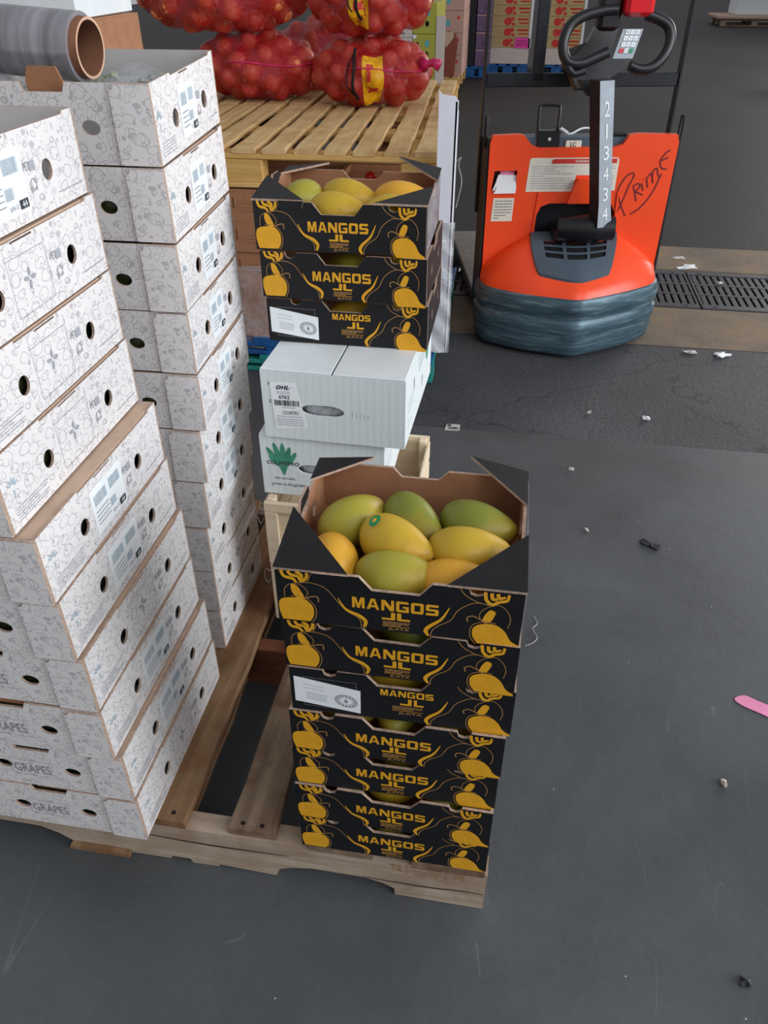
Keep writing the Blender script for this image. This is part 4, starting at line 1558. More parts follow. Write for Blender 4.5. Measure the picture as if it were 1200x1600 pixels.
# wooden crates under them
def wood_crate(W, D, H):
    r = empty('wooden_crate')
    for x in (0.0, W - 0.022):
        for y in (0.012, D - 0.034):
            m2 = MB()
            m2.bbox(x + (0.004 if x == 0 else 0), x + (0.022 if x == 0 else 0.018), y, y + 0.022, 0, H, 0.002)
            m2.build('corner_post', 'crate_wood', r)
    # end panels: frame and thin sheet
    for yy, s_ in ((0.0, 1), (D, -1)):
        y0, y1 = (yy, yy + 0.011) if s_ > 0 else (yy - 0.011, yy)
        for a in ((0.0, W, 0.002, 0.026), (0.0, W, H - 0.026, H - 0.002)):
            m2 = MB()
            m2.bbox(a[0], a[1], y0, y1, a[2], a[3], 0.0015)
            m2.build('end_rail', 'crate_wood', r)
        for x in (0.0, W - 0.028):
            m2 = MB()
            m2.bbox(x, x + 0.028, y0, y1, 0.027, H - 0.027, 0.0015)
            m2.build('end_stile', 'crate_wood', r)
        m2 = MB()
        yb = (y1, y1 + 0.003) if s_ > 0 else (y0 - 0.003, y0)
        m2.box(0.024, W - 0.024, yb[0], yb[1], 0.004, H - 0.010)
        m2.build('end_sheet', 'crate_wood', r)
    # side slats
    n = 3
    for x0, x1 in ((-0.003, 0.0035), (W - 0.0035, W + 0.003)):
        for k in range(n):
            z0 = 0.003 + k * (H / n)
            m2 = MB()
            m2.bbox(x0, x1, 0.013, D - 0.013, z0, z0 + H / n - 0.012, 0.001)
            m2.build('side_slat', 'crate_wood', r)
    m2 = MB()
    m2.box(0.005, W - 0.005, 0.012, D - 0.012, 0.0, 0.004)
    m2.build('base_sheet', 'crate_wood', r)
    # wire loop closure at the left front corner
    m2 = MB()
    m2.tube(spline([(0.0, -0.002, H - 0.02), (-0.010, -0.006, H - 0.012), (-0.014, -0.006, H - 0.032), (-0.008, -0.004, H - 0.055), (-0.002, -0.002, H - 0.042)], 5), 0.0009, 6)
    m2.tube(spline([(W, 0.03, H * 0.3), (W + 0.012, 0.045, H * 0.7), (W + 0.010, 0.07, H * 0.9), (W + 0.002, 0.085, H * 0.6)], 5), 0.0009, 6)
    m2.build('wire_loop', 'steel', r)
    return r


cr = wood_crate(0.318, 0.34, 0.170)
cr.location = (-0.474, 1.30, 0.3030)
tag(cr, 'pale thin-wood crate directly below the two white cartons', 'crate', 'pale wooden crates under the white cartons')
cr2 = copy_tree(cr)
cr2.location = (-0.474, 1.303, 0.1315)
tag(cr2, 'pale thin-wood crate standing on the pallet below another crate', 'crate', 'pale wooden crates under the white cartons')
for k in range(4):
    m2 = MB()
    m2.sphere(lambda d: Vector((d.x * 0.034, d.y * 0.024, d.z * 0.024)), 16, 10)
    o = m2.build('avocado', plain('avocado_skin', srgb(64, 84, 36), 0.4, vary=0.3), None, 'all')
    o.location = (-0.40 + 0.075 * k, 1.36, 0.3085 + 0.024)
    tag(o, 'dark green fruit inside the upper pale wooden crate', 'fruit', 'green fruit inside the wooden crate')


# ---------------------------------------------------------------- onion pallets behind
UP = math.radians(3.0)
PX, PY = -1.723, 2.895
op = block_pallet('wooden_pallet', 1.44, 1.02, 0.135, 13, 'fresh_wood', 'fresh_wood_x', 0.030, 60)
op.location = (PX, PY, 0.7155)
op.rotation_euler = (0, 0, UP)
tag(op, 'light new wooden pallet lying on brown cases, nearer one under the onion bags', 'pallet', 'light wooden pallets under the onion bags')
op2 = block_pallet('wooden_pallet', 1.44, 0.95, 0.135, 13, 'fresh_wood', 'fresh_wood_x', 0.030, 160)
op2.location = (PX - 1.03 * math.sin(UP), PY + 1.03 * math.cos(UP), 0.7155)
op2.rotation_euler = (0, 0, UP)
tag(op2, 'light new wooden pallet farther back, continuing behind the nearer one', 'pallet', 'light wooden pallets under the onion bags')

# brown cases under it
cs = MB()
CW, CD, CH = 0.405, 0.50, 0.114
cs.plate([(0, 0), (CW, 0), (CW, CH), (CW * 0.62, CH), (CW * 0.58, CH - 0.018), (CW * 0.42, CH - 0.018), (CW * 0.38, CH), (0, CH)], [[(0.060, 0.045), (0.064, 0.045), (0.064, 0.085), (0.060, 0.085)], [(CW - 0.064, 0.045), (CW - 0.060, 0.045), (CW - 0.060, 0.085), (CW - 0.064, 0.085)]], (0, 0, 0), (1, 0, 0), (0, 0, 1), 0.005)
cs.plate([(0, 0), (CW, 0), (CW, CH), (0, CH)], [], (CW, CD, 0), (-1, 0, 0), (0, 0, 1), 0.005)
cs.plate([(0, 0), (CD, 0), (CD, CH), (0, CH)], [], (CW, 0, 0), (0, 1, 0), (0, 0, 1), 0.005)
cs.plate([(0, 0), (CD, 0), (CD, CH), (0, CH)], [], (0, CD, 0), (0, -1, 0), (0, 0, 1), 0.005)
cs.box(0.004, CW - 0.004, 0.004, CD - 0.004, 0, 0.004)
cs.box(0.005, CW - 0.005, 0.005, CD - 0.005, CH - 0.030, CH - 0.026)
case0 = cs.build('brown_case', 'kraft', None)
m2 = MB()
f = Face(m2, (0, 0, 0), (1, 0, 0), (0, 0, 1), 0.0006)
f.rect(0.016, 0.021, 0.040, 0.075, 0)
f.lines(0.10, 0.30, 0.030, 0.070, 3, 1, th=0.003)
m2.build('front_marks', ['maroon_board', 'kraft_dark'], case0)
rows = ['lowest', 'second', 'third', 'fourth', 'top']
for k in range(5):
    for j in range(3):
        o = case0 if (k == 0 and j == 0) else copy_tree(case0)
        o.location = (-1.52 + (CW + 0.004) * j + 0.003 * (k % 2), 2.905 + 0.004 * (k % 3), 0.1425 + 0.1145 * k)
        tag(o, 'brown kraft produce case, %s layer, %s column under the light pallet' % (rows[k], ('left', 'middle', 'right')[j]), 'case', 'brown cases under the onion pallet')
# back row of cases carrying the rear pallet
for k in range(5):
    for j in (0, 2):
        for q in range(3):
            o = copy_tree(case0)
            o.location = (-1.56 - 0.035 * q + (CW + 0.004) * j, 3.43 + 0.51 * q, 0.1425 + 0.1145 * k)
            tag(o, 'brown kraft produce case farther back under the rear light pallet', 'case', 'brown cases under the rear light pallet')
# blue over teal pallets
bp = block_pallet('blue_pallet', 1.24, 1.02, 0.072, 5, 'blue_paint_wood', 'blue_paint_wood', 0.06, 300)
bp.location = (-1.52, 2.885, 0.0702)
tag(bp, 'blue painted pallet under the brown cases, on top of a teal one', 'pallet')
tp = block_pallet('teal_pallet', 1.24, 1.02, 0.070, 5, 'teal_paint_wood', 'teal_paint_wood', 0.06, 320)
tp.location = (-1.515, 2.875, 0.0)
tag(tp, 'teal painted pallet on the floor below the blue pallet', 'pallet')
rp = block_pallet('blue_pallet', 1.24, 1.05, 0.1415, 6, 'cyan_paint_wood', 'cyan_paint_wood', 0.05, 340)
rp.location = (-1.64, 3.94, 0.0)
tag(rp, 'light blue painted pallet at the back under the rear brown cases', 'pallet')
# film wrapped round the lower cases
m2 = MB()
m2.grid(lambda u, v: Vector((-1.51 + 1.215 * u, 2.897 + 0.004 * math.sin(40 * u + 9 * v), 0.10 + 0.34 * v + 0.008 * math.sin(13 * u))), 60, 16)
o = m2.build('stretch_film_wrap', 'film', None, 'all')
tag(o, 'wrinkled clear stretch film round the lower brown cases', 'film wrap')
# white corner board
r = empty('corner_board', (-0.278, 2.868, 0.1425))
m2 = MB()
hb = 0.905
ol = [(-0.006, 0), (0.052, 0), (0.054, hb - 0.10), (0.058, hb - 0.02), (0.045, hb - 0.005), (0.0, hb), (-0.008, hb + 0.012)]
m2.plate(ol, [], (0, 0, 0), (1, 0, 0), (0, 0, 1), 0.006)
m2.build('front_leg', 'white_angle', r)
m2 = MB()
m2.plate([(0, 0), (0.07, 0), (0.07, hb - 0.06), (0.0, hb - 0.02)], [], (0.054, 0.0, 0), (0, 1, 0), (0, 0, 1), 0.006)
m2.build('side_leg', 'white_angle', r)
m2 = MB()
m2.grid(lambda u, v: Vector((-0.006 + 0.072 * u, -0.004 - 0.004 * math.sin(30 * v + 5 * u), 0.0 + 0.5 * v)), 8, 40)
m2.tube(spline([(0.058, 0, 0.70), (0.075, 0, 0.715), (0.068, 0, 0.69), (0.082, -0.004, 0.64), (0.072, 0, 0.58), (0.066, 0, 0.55)], 5), 0.0012, 5)
m2.build('torn_film', 'film_white', r, 'all')
tag(r, 'tall white corner board with torn film at the right edge of the onion load', 'corner board')
# tomatoes in the pallet gap
for k, (x, y, z, s_) in enumerate(((-0.50, 3.085, 0.7155 + 0.018, 0.024), (-0.44, 3.11, 0.7155 + 0.018, 0.020), (-0.56, 3.10, 0.7155 + 0.018, 0.022))):
    m2 = MB()
    m2.sphere(lambda d: Vector((d.x, d.y, d.z * 0.85)) * s_, 14, 10)
    t_ = m2.build('tomato', 'tomato', None, 'all')
    t_.location = (x, y, 0.7155 + s_ * 0.85)
    tag(t_, 'small red tomato lying in the gap of the light pallet', 'tomato', 'tomatoes in the pallet gap')


# ---------------------------------------------------------------- net bags of onions
def onion_mesh():
    m2 = MB()
    m2.sphere(lambda d: Vector((d.x * (1 - 0.10 * max(0, d.z)), d.y * (1 - 0.10 * max(0, d.z)), d.z * 0.92 + (0.18 * max(0, d.z - 0.93) / 0.07 * 0.5 if d.z > 0.93 else 0))) * 0.040, 16, 12)
    return m2.build('onion', 'onion', None, 'all')


on0 = onion_mesh()
on_first = [True]


def onion_bag(cx, cy, cz, a, b, c, rz, seed, label, labelpos=None, n=44, ons=0.95, tie=True, hilite=True):
    rr = random.Random(seed)
    root = empty('onion_net_bag', (cx, cy, cz - c * 0.86), rz)
    ctr = Vector((0, 0, c * 0.86))
    pts = []
    R_ = 0.040 * ons
    k = 0
    for i in range(n):
        z = 1 - 2 * (i + 0.5) / n
        th = i * 2.39996 + rr.uniform(-0.15, 0.15)
        q = math.sqrt(1 - z * z)
        p = Vector((q * math.cos(th) * (a - R_), q * math.sin(th) * (b - R_), z * (c - R_)))
        p.z = max(p.z, -c * 0.86 + R_)
        pts.append((p, R_ * rr.uniform(0.92, 1.12)))
    cosr, sinr = math.cos(rz), math.sin(rz)
    cols = [srgb(206, 72, 30), srgb(192, 46, 26), srgb(222, 104, 48), srgb(160, 34, 36), srgb(214, 92, 66)]
    for p, rad in pts:
        if on_first[0]:
            o = on0
            on_first[0] = False
        else:
            o = on0.copy()
            COL.objects.link(o)
        g = Vector((cosr * p.x - sinr * p.y, sinr * p.x + cosr * p.y, p.z))
        o.location = Vector((cx, cy, cz)) + g
        o.rotation_euler = (rr.uniform(0, 3), rr.uniform(0, 3), rr.uniform(0, 3))
        s_ = rad / 0.040
        o.scale = (s_, s_, s_)
        o.color = rr.choice(cols)
        tag(o, 'onion seen through the red net of %s' % label[1], 'onion', 'onions in ' + label[1])
    P = np.array([list(p) for p, _ in pts])
    Rr = np.array([q + 0.0035 for _, q in pts])

    cache = {}

    def rad(d):
        v = np.array([d.x, d.y, d.z])
        tp = P @ v
        disc = Rr ** 2 - (P ** 2).sum(1) + tp ** 2
        ok = (disc > 0) & (tp > 0)
        base = 0.86 / math.sqrt((d.x / a) ** 2 + (d.y / b) ** 2 + (d.z / c) ** 2)
        if ok.any():
            base = max(base, float((tp[ok] + np.sqrt(disc[ok])).max()))
        return base

    def surf(d):
        rs = [rad(d)]
        for e in ((0.10, 0, 0), (-0.10, 0, 0), (0, 0.10, 0), (0, -0.10, 0), (0, 0, 0.10), (0, 0, -0.10)):
            rs.append(rad((d + Vector(e)).normalized()))
        rr_ = 0.45 * max(rs) + 0.55 * sum(rs) / 7
        p = d * rr_
        p.z = max(p.z, -c * 0.86 + 0.001)
        return ctr + p
    m2 = MB()
    m2.sphere(surf, 56, 36)
    m2.build('net', 'net', root, 'all')
    # paper label under the net strands
    if labelpos:
        th0, th1, z0, z1 = labelpos
        m2 = MB()

        def lp(u, v):
            th = th0 + (th1 - th0) * u
            z = z0 + (z1 - z0) * v
            q = math.sqrt(max(0, 1 - z * z))
            d = Vector((math.cos(th) * q, math.sin(th) * q, z))
            return ctr + (surf(d) - ctr) * 1.012
        m2.grid(lp, 12, 12)
        m2.build('paper_label', 'yellow_label', root, 'all')
        m2 = MB()

        def lq(u, v):
            return ctr + (lp(0.25 + 0.5 * u, 0.3 + 0.14 * v) - ctr) * 1.006
        m2.grid(lq, 8, 2)
        m2.grid(lambda u, v: ctr + (lp(0.2 + 0.2 * u, 0.55 + 0.3 * v) - ctr) * 1.006, 3, 4)
        m2.build('label_print', 'sign_red', root, 'all')
    # seam ridge and gathered end
    m2 = MB()
    for zc, amp in ((0.12, 0.05),):
        pl = []
        for k in range(25):
            th = -PI * 0.62 + PI * 0.75 * k / 24
            d = Vector((math.cos(th), math.sin(th), zc + amp * math.sin(3 * th))).normalized()
            pl.append(ctr + (surf(d) - ctr) * 1.01)
        m2.tube(pl, 0.0032, 6)
    m2.build('seam', 'net_seam', root, 'all')
    if tie:
        m2 = MB()
        e = ctr + (surf(Vector((1, -0.25, 0.15)).normalized()) - ctr)
        m2.tube([e, e + Vector((0.02, -0.01, 0.005)), e + Vector((0.045, -0.015, 0.012)), e + Vector((0.075, -0.02, 0.0))], [0.035, 0.014, 0.018, 0.026], 12)
        m2.build('gathered_end', 'net_seam', root, 'all')
        m2 = MB()
        m2.tube(spline([tuple(ctr + (surf(Vector(q).normalized()) - ctr) * 1.03) for q in ((-0.35, -1, 0.75), (-0.30, -1, 0.45), (-0.22, -1, 0.2), (-0.25, -1, -0.2), (-0.20, -1, -0.55))], 4), 0.0065, 6)
        m2.tube(spline([tuple(ctr + (surf(Vector(q).normalized()) - ctr) * 1.03) for q in ((-0.35, -1, 0.55), (-0.48, -1, 0.2), (-0.40, -1, -0.2), (-0.20, -1, -0.5))], 4), 0.003, 6)
        m2.build('black_ribbon', 'black_board', root, 'all')
    tag(root, label[0], 'net bag')
    return root


M['net_seam'] = plain('magenta_net_folds', srgb(206, 24, 96), 0.4, vary=0.3, scale=60, spec=0.6)
DZ = 0.7155 + 0.135
onion_bag(-0.715, 4.02, DZ + 0.155 * 0.86, 0.285, 0.20, 0.155, 0.0, 3, ('red net bag of onions with a yellow label, lowest right on the light pallet', 'the lower right bag'), (-PI / 2 - 0.05, -PI / 2 + 0.45, -0.72, 0.42))
onion_bag(-0.72, 4.03, DZ + 0.276 + 0.175 * 0.86, 0.290, 0.20, 0.175, 0.1, 5, ('red net bag of onions with a black bow, on top of the lower right bag', 'the upper right bag'), (-PI / 2 - 0.42, -PI / 2 + 0.02, -0.62, 0.62))
onion_bag(-1.28, 4.12, DZ + 0.160 * 0.86, 0.32, 0.22, 0.160, -0.1, 8, ('red net bag of onions, lower left one beside the white cartons', 'the lower left bag'), None, tie=False)
onion_bag(-1.02, 4.52, DZ + 0.17 * 0.86, 0.30, 0.20, 0.19, 0.1, 21, ('red net bag of onions standing behind the front bags, seen in the gap between them', 'the bag at the back'), None, n=36, tie=False)
onion_bag(-1.42, 4.10, DZ + 0.285 + 0.19 * 0.86, 0.43, 0.24, 0.20, 0.05, 11, ('big red net bag of onions, upper left behind the open white carton', 'the upper left bag'), None, n=60, tie=False)

# ---------------------------------------------------------------- brown and white cartons behind the film roll
def closed_carton(name, W, D, H, mat, seam=True):
    r = empty(name)
    m2 = MB()
    m2.bbox(0, W, 0, D, 0, H - 0.004, 0.002)
    m2.build('carton_body', mat, r)
    for a, b in ((0.001, D / 2 - 0.001), (D / 2 + 0.001, D - 0.001)):
        m2 = MB()
        m2.box(0.001, W - 0.001, a, b, H - 0.0038, H)
        m2.build('top_flap', mat, r)
    return r


kc = closed_carton('brown_carton', 0.50, 0.36, 0.3225, 'kraft')
m2 = MB()
f = Face(m2, (0, 0, 0), (1, 0, 0), (0, 0, 1), 0.0006)
f.poly([(0.375, 0.3222), (0.378, 0.306), (0.392, 0.302), (0.405, 0.307), (0.408, 0.3222)], 0)
f.rect(0.20, 0.202, 0.05, 0.20, 0)
m2.build('thumb_hole', 'maroon_board', kc)
for k in range(4):
    o = kc if k == 0 else copy_tree(kc)
    o.location = (-1.548, 1.97, 0.0005 + 0.3240 * k)
    tag(o, 'brown carton behind the rear white cartons, %s of its column' % ['lowest', 'second', 'third', 'top'][k], 'carton', 'brown cartons behind the film roll')
wc = closed_carton('white_carton', 0.52, 0.36, 0.17, 'white_board_plain')
wc.location = (-1.57, 1.965, 1.297)
wc.rotation_euler = (0, 0, math.radians(4))
m2 = MB()
f = Face(m2, (0, 0, 0), (1, 0, 0), (0, 0, 1), 0.0008)
f.text('FILL', 0.120, 0.175, 0.030, 0.042, 1, bold=0.02)
for k in range(26):
    a = k * 2.4
    q = 0.006 * math.sqrt(k)
    f.poly(ellipse(0.345 + q * math.cos(a) * 1.4, 0.068 + q * math.sin(a) * 0.8, 0.008, 0.006, 8, a), 0)
for k in range(8):
    f.poly(ellipse(0.405 + 0.010 * math.cos(k), 0.070 + 0.012 * math.sin(k * 1.3), 0.007, 0.005, 8, k), 0)
m2.build('leaf_print', ['teal_ink', 'dark_ink'], wc)
tag(wc, 'white carton with a dark green leaf print, behind the film roll', 'carton')

# ---------------------------------------------------------------- orange pallet jack
JL, JD = 0.81, 3.30


def ld(L, D):
    return (L * math.cos(YAW) - D * math.sin(YAW), L * math.sin(YAW) + D * math.cos(YAW), 0.0)


jack = empty('pallet_jack', ld(JL, JD), YAW + math.radians(2.0))
tag(jack, 'orange electric pallet jack with a tall black steering handle', 'pallet jack')
# plan outline of the bumper front, local (x, y); body panel at y = .10
rim = [(-0.405, 0.12), (-0.403, 0.05), (-0.385, -0.01), (-0.33, -0.06), (-0.23, -0.125), (-0.12, -0.172), (-0.02, -0.205), (0.06, -0.180), (0.17, -0.13), (0.28, -0.07), (0.36, -0.01), (0.398, 0.05), (0.405, 0.12)]
rim_s = spline(rim, 4)


def rim_at(t):
    q = t * (len(rim_s) - 1)
    k = min(int(q), len(rim_s) - 2)
    a, b = rim_s[k], rim_s[k + 1]
    return (a[0] + (b[0] - a[0]) * (q - k), a[1] + (b[1] - a[1]) * (q - k))


PANY = 0.10
# bumper skirt with pressed ribs
prof_b = [(0.95, 0.018), (0.975, 0.028), (0.99, 0.085), (0.985, 0.105), (1.0, 0.115), (1.0, 0.160), (0.978, 0.170), (0.978, 0.192), (1.0, 0.202), (0.998, 0.235), (0.97, 0.262), (0.93, 0.268), (0.85, 0.266)]
m2 = MB()


def bump_pt(u, v):
    x, y = rim_at(u)
    q = v * (len(prof_b) - 1)
    k = min(int(q + 1e-6), len(prof_b) - 2)
    s_ = prof_b[k][0] + (prof_b[k + 1][0] - prof_b[k][0]) * (q - k)
    z = prof_b[k][1] + (prof_b[k + 1][1] - prof_b[k][1]) * (q - k)
    cy = 0.14
    return Vector((x * s_, cy + (y - cy) * s_, z))


m2.grid(bump_pt, 48, 12)
m2.box(-0.375, 0.375, 0.10, 0.30, 0.035, 0.24)
m2.build('bumper', 'bumper', jack, True)


def pan_top(x):   # height of hood where it meets the panel
    a = abs(x)
    if a < 0.17:
        return 0.450
    t = (a - 0.17) / 0.21
    return 0.450 - 0.135 * t ** 1.3


def hood_pt(u, v, lift=0.0):
    """u along the width 0..1, v 0 at rim 1 at the panel"""
    x1 = -0.378 + 0.756 * u
    rx, ry = rim_at(0.04 + 0.92 * u)
    cy = 0.14
    rx, ry = rx * 0.955, cy + (ry - cy) * 0.955
    x = rx + (x1 - rx) * v
    y = ry + (PANY - ry) * v
    zt = pan_top(x1)
    zr = 0.275
    z = zr + (zt - zr) * (1 - (1 - v) ** 1.55)
    if v < 0.06:
        z -= 0.012 * (1 - v / 0.06)
    return Vector((x, y, z + lift))


m2 = MB()
m2.grid(lambda u, v: hood_pt(u, v), 60, 24)
# rolled down lip
m2.grid(lambda u, v: hood_pt(u, 0) + Vector((0, 0, -0.02 * (1 - v))), 60, 1)
m2.build('hood', 'orange', jack, True)
# blue grey vent insert on the hood, slots cut through
VU0, VU1 = 0.265, 0.735


def ins_uv(a, b):
    # a across 0..1, b 0 (front) .. 1 (rear): narrower at the front
    half = 0.150 + 0.095 * b ** 0.8
    u = 0.503 + (a - 0.5) * 2 * half
    v = 0.22 + 0.78 * b - 0.05 * (1 - b) * (1 - (2 * a - 1) ** 2)
    return u, v


def slot_skip(a, b):
    for c0, c1 in ((0.32, 0.41), (0.46, 0.54), (0.59, 0.67)):
        if c0 < b < c1:
            for d0, d1 in ((0.14, 0.34), (0.38, 0.64), (0.68, 0.88)):
                if d0 < a < d1:
                    return True
    return False


m2 = MB()
m2.grid(lambda a, b: hood_pt(*ins_uv(a, b), 0.011), 50, 46, 0, slot_skip)
m2.grid(lambda a, b: hood_pt(*ins_uv(a, 0), 0.011 * b), 50, 1)
m2.grid(lambda a, b: hood_pt(*ins_uv(0, 1 - a), 0.011 * b), 30, 1)
m2.grid(lambda a, b: hood_pt(*ins_uv(1, a), 0.011 * b), 30, 1)
vi = m2.build('vent_cover', 'vent_grey', jack, True)
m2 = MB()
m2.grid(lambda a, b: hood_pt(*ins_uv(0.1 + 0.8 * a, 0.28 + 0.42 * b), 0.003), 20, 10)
m2.build('vent_slot_shade', 'void', vi)  # dark sheet under the slots, their inner shade put into its colour
# upright orange panel with the opening for the handle
HT = 0.835
px0, px1 = -0.382, 0.382
top = [(px1, HT - 0.03), (px1 - 0.01, HT), (0.21, HT + 0.004), (0.18, HT), (0.155, HT - 0.035), (0.12, HT - 0.045), (-0.185, HT - 0.045), (-0.215, HT - 0.035), (-0.245, HT), (-0.27, HT + 0.004), (px0 + 0.01, HT), (px0, HT - 0.03)]
panel = [(px0 + 0.004, 0.22), (px1 - 0.004, 0.22)] + top
hole = [(-0.165, 0.40), (0.165, 0.40), (0.168, 0.53), (0.150, 0.565), (0.115, 0.575), (-0.115, 0.575), (-0.150, 0.562), (-0.168, 0.52)]
pocket = [(-0.365, 0.625), (-0.262, 0.628), (-0.262, 0.705), (-0.355, 0.703)]
m2 = MB()
m2.plate(panel, [hole, pocket], (0, PANY, 0), (1, 0, 0), (0, 0, 1), 0.03, (0, 0, 0))
m2.build('front_panel', 'orange', jack)
# raised surround, wedge above the opening
m2 = MB()
m2.plate([(-0.045, 0.578), (0.06, 0.578), (0.05, 0.66), (0.03, 0.672), (-0.01, 0.672), (-0.022, 0.655)], [], (0, PANY - 0.022, 0), (1, 0, 0), (0, 0, 1), 0.022)
for s_ in (-1, 1):
    m2.build('panel_rib', 'orange', jack)
    m2 = MB()
    m2.plate([(s_ * 0.176 - 0.005, 0.42), (s_ * 0.176 + 0.005, 0.42), (s_ * 0.166 + 0.003, 0.62), (s_ * 0.166 - 0.003, 0.62)], [], (0, PANY - 0.007, 0), (1, 0, 0), (0, 0, 1), 0.007)
m2.build('panel_rib', 'orange', jack)
# body behind
m2 = MB()
m2.box(px0 + 0.01, px1 - 0.01, PANY + 0.031, PANY + 0.15, 0.12, 0.40)
m2.box(px0 + 0.01, -0.17, PANY + 0.045, PANY + 0.15, 0.40, 0.62)
m2.box(0.17, px1 - 0.01, PANY + 0.045, PANY + 0.15, 0.40, 0.62)
m2.box(px0 + 0.01, px1 - 0.01, PANY + 0.13, PANY + 0.15, 0.12, HT - 0.03)
m2.box(px0 + 0.01, px1 - 0.01, PANY + 0.031, PANY + 0.13, 0.72, HT - 0.055)
m2.bbox(-0.34, 0.34, PANY + 0.15, PANY + 0.36, 0.10, HT - 0.06, 0.01)
m2.build('battery_compartment', 'dark_metal', jack)
m2 = MB()
m2.bbox(-0.24, 0.19, PANY + 0.02, PANY + 0.12, HT - 0.062, HT - 0.012, 0.008)
m2.build('top_tray', 'vent_grey', jack)
m2 = MB()
m2.bbox(0.11, 0.18, PANY + 0.035, PANY + 0.10, HT - 0.02, HT - 0.004, 0.004)
m2.build('tray_recess_shade', 'void', jack)  # box standing proud of the tray, coloured near-black as the shade of a hollow
# key plate and wire bracket on top
m2 = MB()
m2.bbox(-0.19, -0.10, PANY + 0.01, PANY + 0.07, HT - 0.05, HT + 0.012, 0.004)
m2.tube(spline([(-0.185, PANY + 0.04, HT), (-0.188, PANY + 0.045, HT + 0.085), (-0.175, PANY + 0.05, HT + 0.10), (-0.118, PANY + 0.05, HT + 0.10), (-0.105, PANY + 0.045, HT + 0.085), (-0.108, PANY + 0.04, HT)], 4), 0.006, 8)
m2.build('wire_bracket', 'dark_plastic', jack, True)
m2 = MB()
m2.sphere(lambda d: Vector((-0.145, PANY + 0.005, HT - 0.015)) + d * 0.007, 10, 8)
m2.tube(spline([(-0.11, PANY + 0.05, HT + 0.02), (-0.06, PANY + 0.03, HT + 0.0), (0.0, PANY + 0.05, HT + 0.018), (0.08, PANY + 0.05, HT + 0.01)], 5), 0.004, 6)
m2.tube([(-0.098, PANY + 0.03, HT + 0.02), (-0.07, PANY + 0.02, HT + 0.004)], 0.007, 8)
m2.build('cable', 'white', jack, True)
m2 = MB()
m2.bbox(-0.075, -0.01, PANY + 0.014, PANY + 0.02, HT - 0.050, HT - 0.022, 0.002)
f = Face(m2, (0, PANY + 0.014, 0), (1, 0, 0), (0, 0, 1), 0.0006)
f.text('LC', -0.055, -0.032, HT - 0.044, HT - 0.028, 1, bold=0.02)
m2.build('small_plate', ['off_white', 'dark_ink'], jack)
# lettering and labels on the panel
m2 = MB()
m2.plate([(-0.222, 0.622), (-0.03, 0.622), (-0.018, 0.685), (0.045, 0.685), (0.058, 0.622), (0.150, 0.625), (0.150, 0.745), (0.142, 0.752), (-0.208, 0.752), (-0.215, 0.745)], [], (0, PANY - 0.0015, 0), (1, 0, 0), (0, 0, 1), 0.0014)
f = Face(m2, (0, PANY - 0.0015, 0), (1, 0, 0), (0, 0, 1), 0.0006)
f.poly([(-0.125, 0.730), (0.142, 0.730), (0.142, 0.748), (-0.115, 0.748), (-0.125, 0.742)], 1)
f.text('WARNING', -0.03, 0.03, 0.734, 0.744, 0, bold=0.02, h=0.0004)
f.lines(-0.205, -0.03, 0.632, 0.724, 10, 2, th=0.0028, seed=1)
f.lines(0.06, 0.140, 0.632, 0.724, 10, 2, th=0.0028, seed=2)
m2.build('warning_label', ['off_white', 'sign_red', 'pale_ink'], jack)
m2 = MB()
m2.plate([(-0.357, 0.505), (-0.268, 0.505), (-0.265, 0.598), (-0.352, 0.598)], [], (0, PANY - 0.0015, 0), (1, 0, 0), (0, 0, 1), 0.0014)
f = Face(m2, (0, PANY - 0.0015, 0), (1, 0, 0), (0, 0, 1), 0.0006)
f.lines(-0.346, -0.274, 0.512, 0.592, 7, 1, th=0.0035, seed=5)
m2.build('data_plate', ['off_white', 'grey_ink'], jack)
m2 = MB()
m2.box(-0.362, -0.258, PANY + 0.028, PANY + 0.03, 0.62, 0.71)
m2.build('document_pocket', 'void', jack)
m2 = MB()
for q, (a, b, z0, z1, ml) in enumerate(((-0.338, -0.272, 0.655, 0.712, 1), (-0.352, -0.262, 0.640, 0.684, 0), (-0.360, -0.264, 0.628, 0.662, 0), (-0.356, -0.266, 0.618, 0.640, 0))):
    y = PANY + 0.018 - 0.010 * q
    m2.add([(a, y, z0), (b, y - 0.003, z0 + 0.002), (b + 0.004, y + 0.006, z1), (a + 0.016, y + 0.006, z1 + 0.002),
            (a, y + 0.002, z0), (b, y - 0.001, z0 + 0.002), (b + 0.004, y + 0.008, z1), (a + 0.016, y + 0.008, z1 + 0.002)],
           [(0, 1, 2, 3), (7, 6, 5, 4), (0, 4, 5, 1), (1, 5, 6, 2), (2, 6, 7, 3), (3, 7, 4, 0)], ml)
pp = m2.build('folded_papers', ['white', 'pink'], None)
pp.location = jack.location
pp.rotation_euler = jack.rotation_euler
tag(pp, 'folded white and pink papers stuck in the pocket of the orange jack', 'papers')
# handwriting PRIME with underline
m2 = MB()
f = Face(m2, (0, PANY, 0), (1, 0, 0), (0, 0, 1), 0.0012)


def hw(pts, wd=0.006):
    # px coordinates from a local sheet: x 880..1150, y 330..690 -> metres
    q = [(0.158 + (a - 885) / 270 * 0.205, 0.520 + (690 - b) / 370 * 0.265) for a, b in pts]
    f.stroke(q, wd, 0)


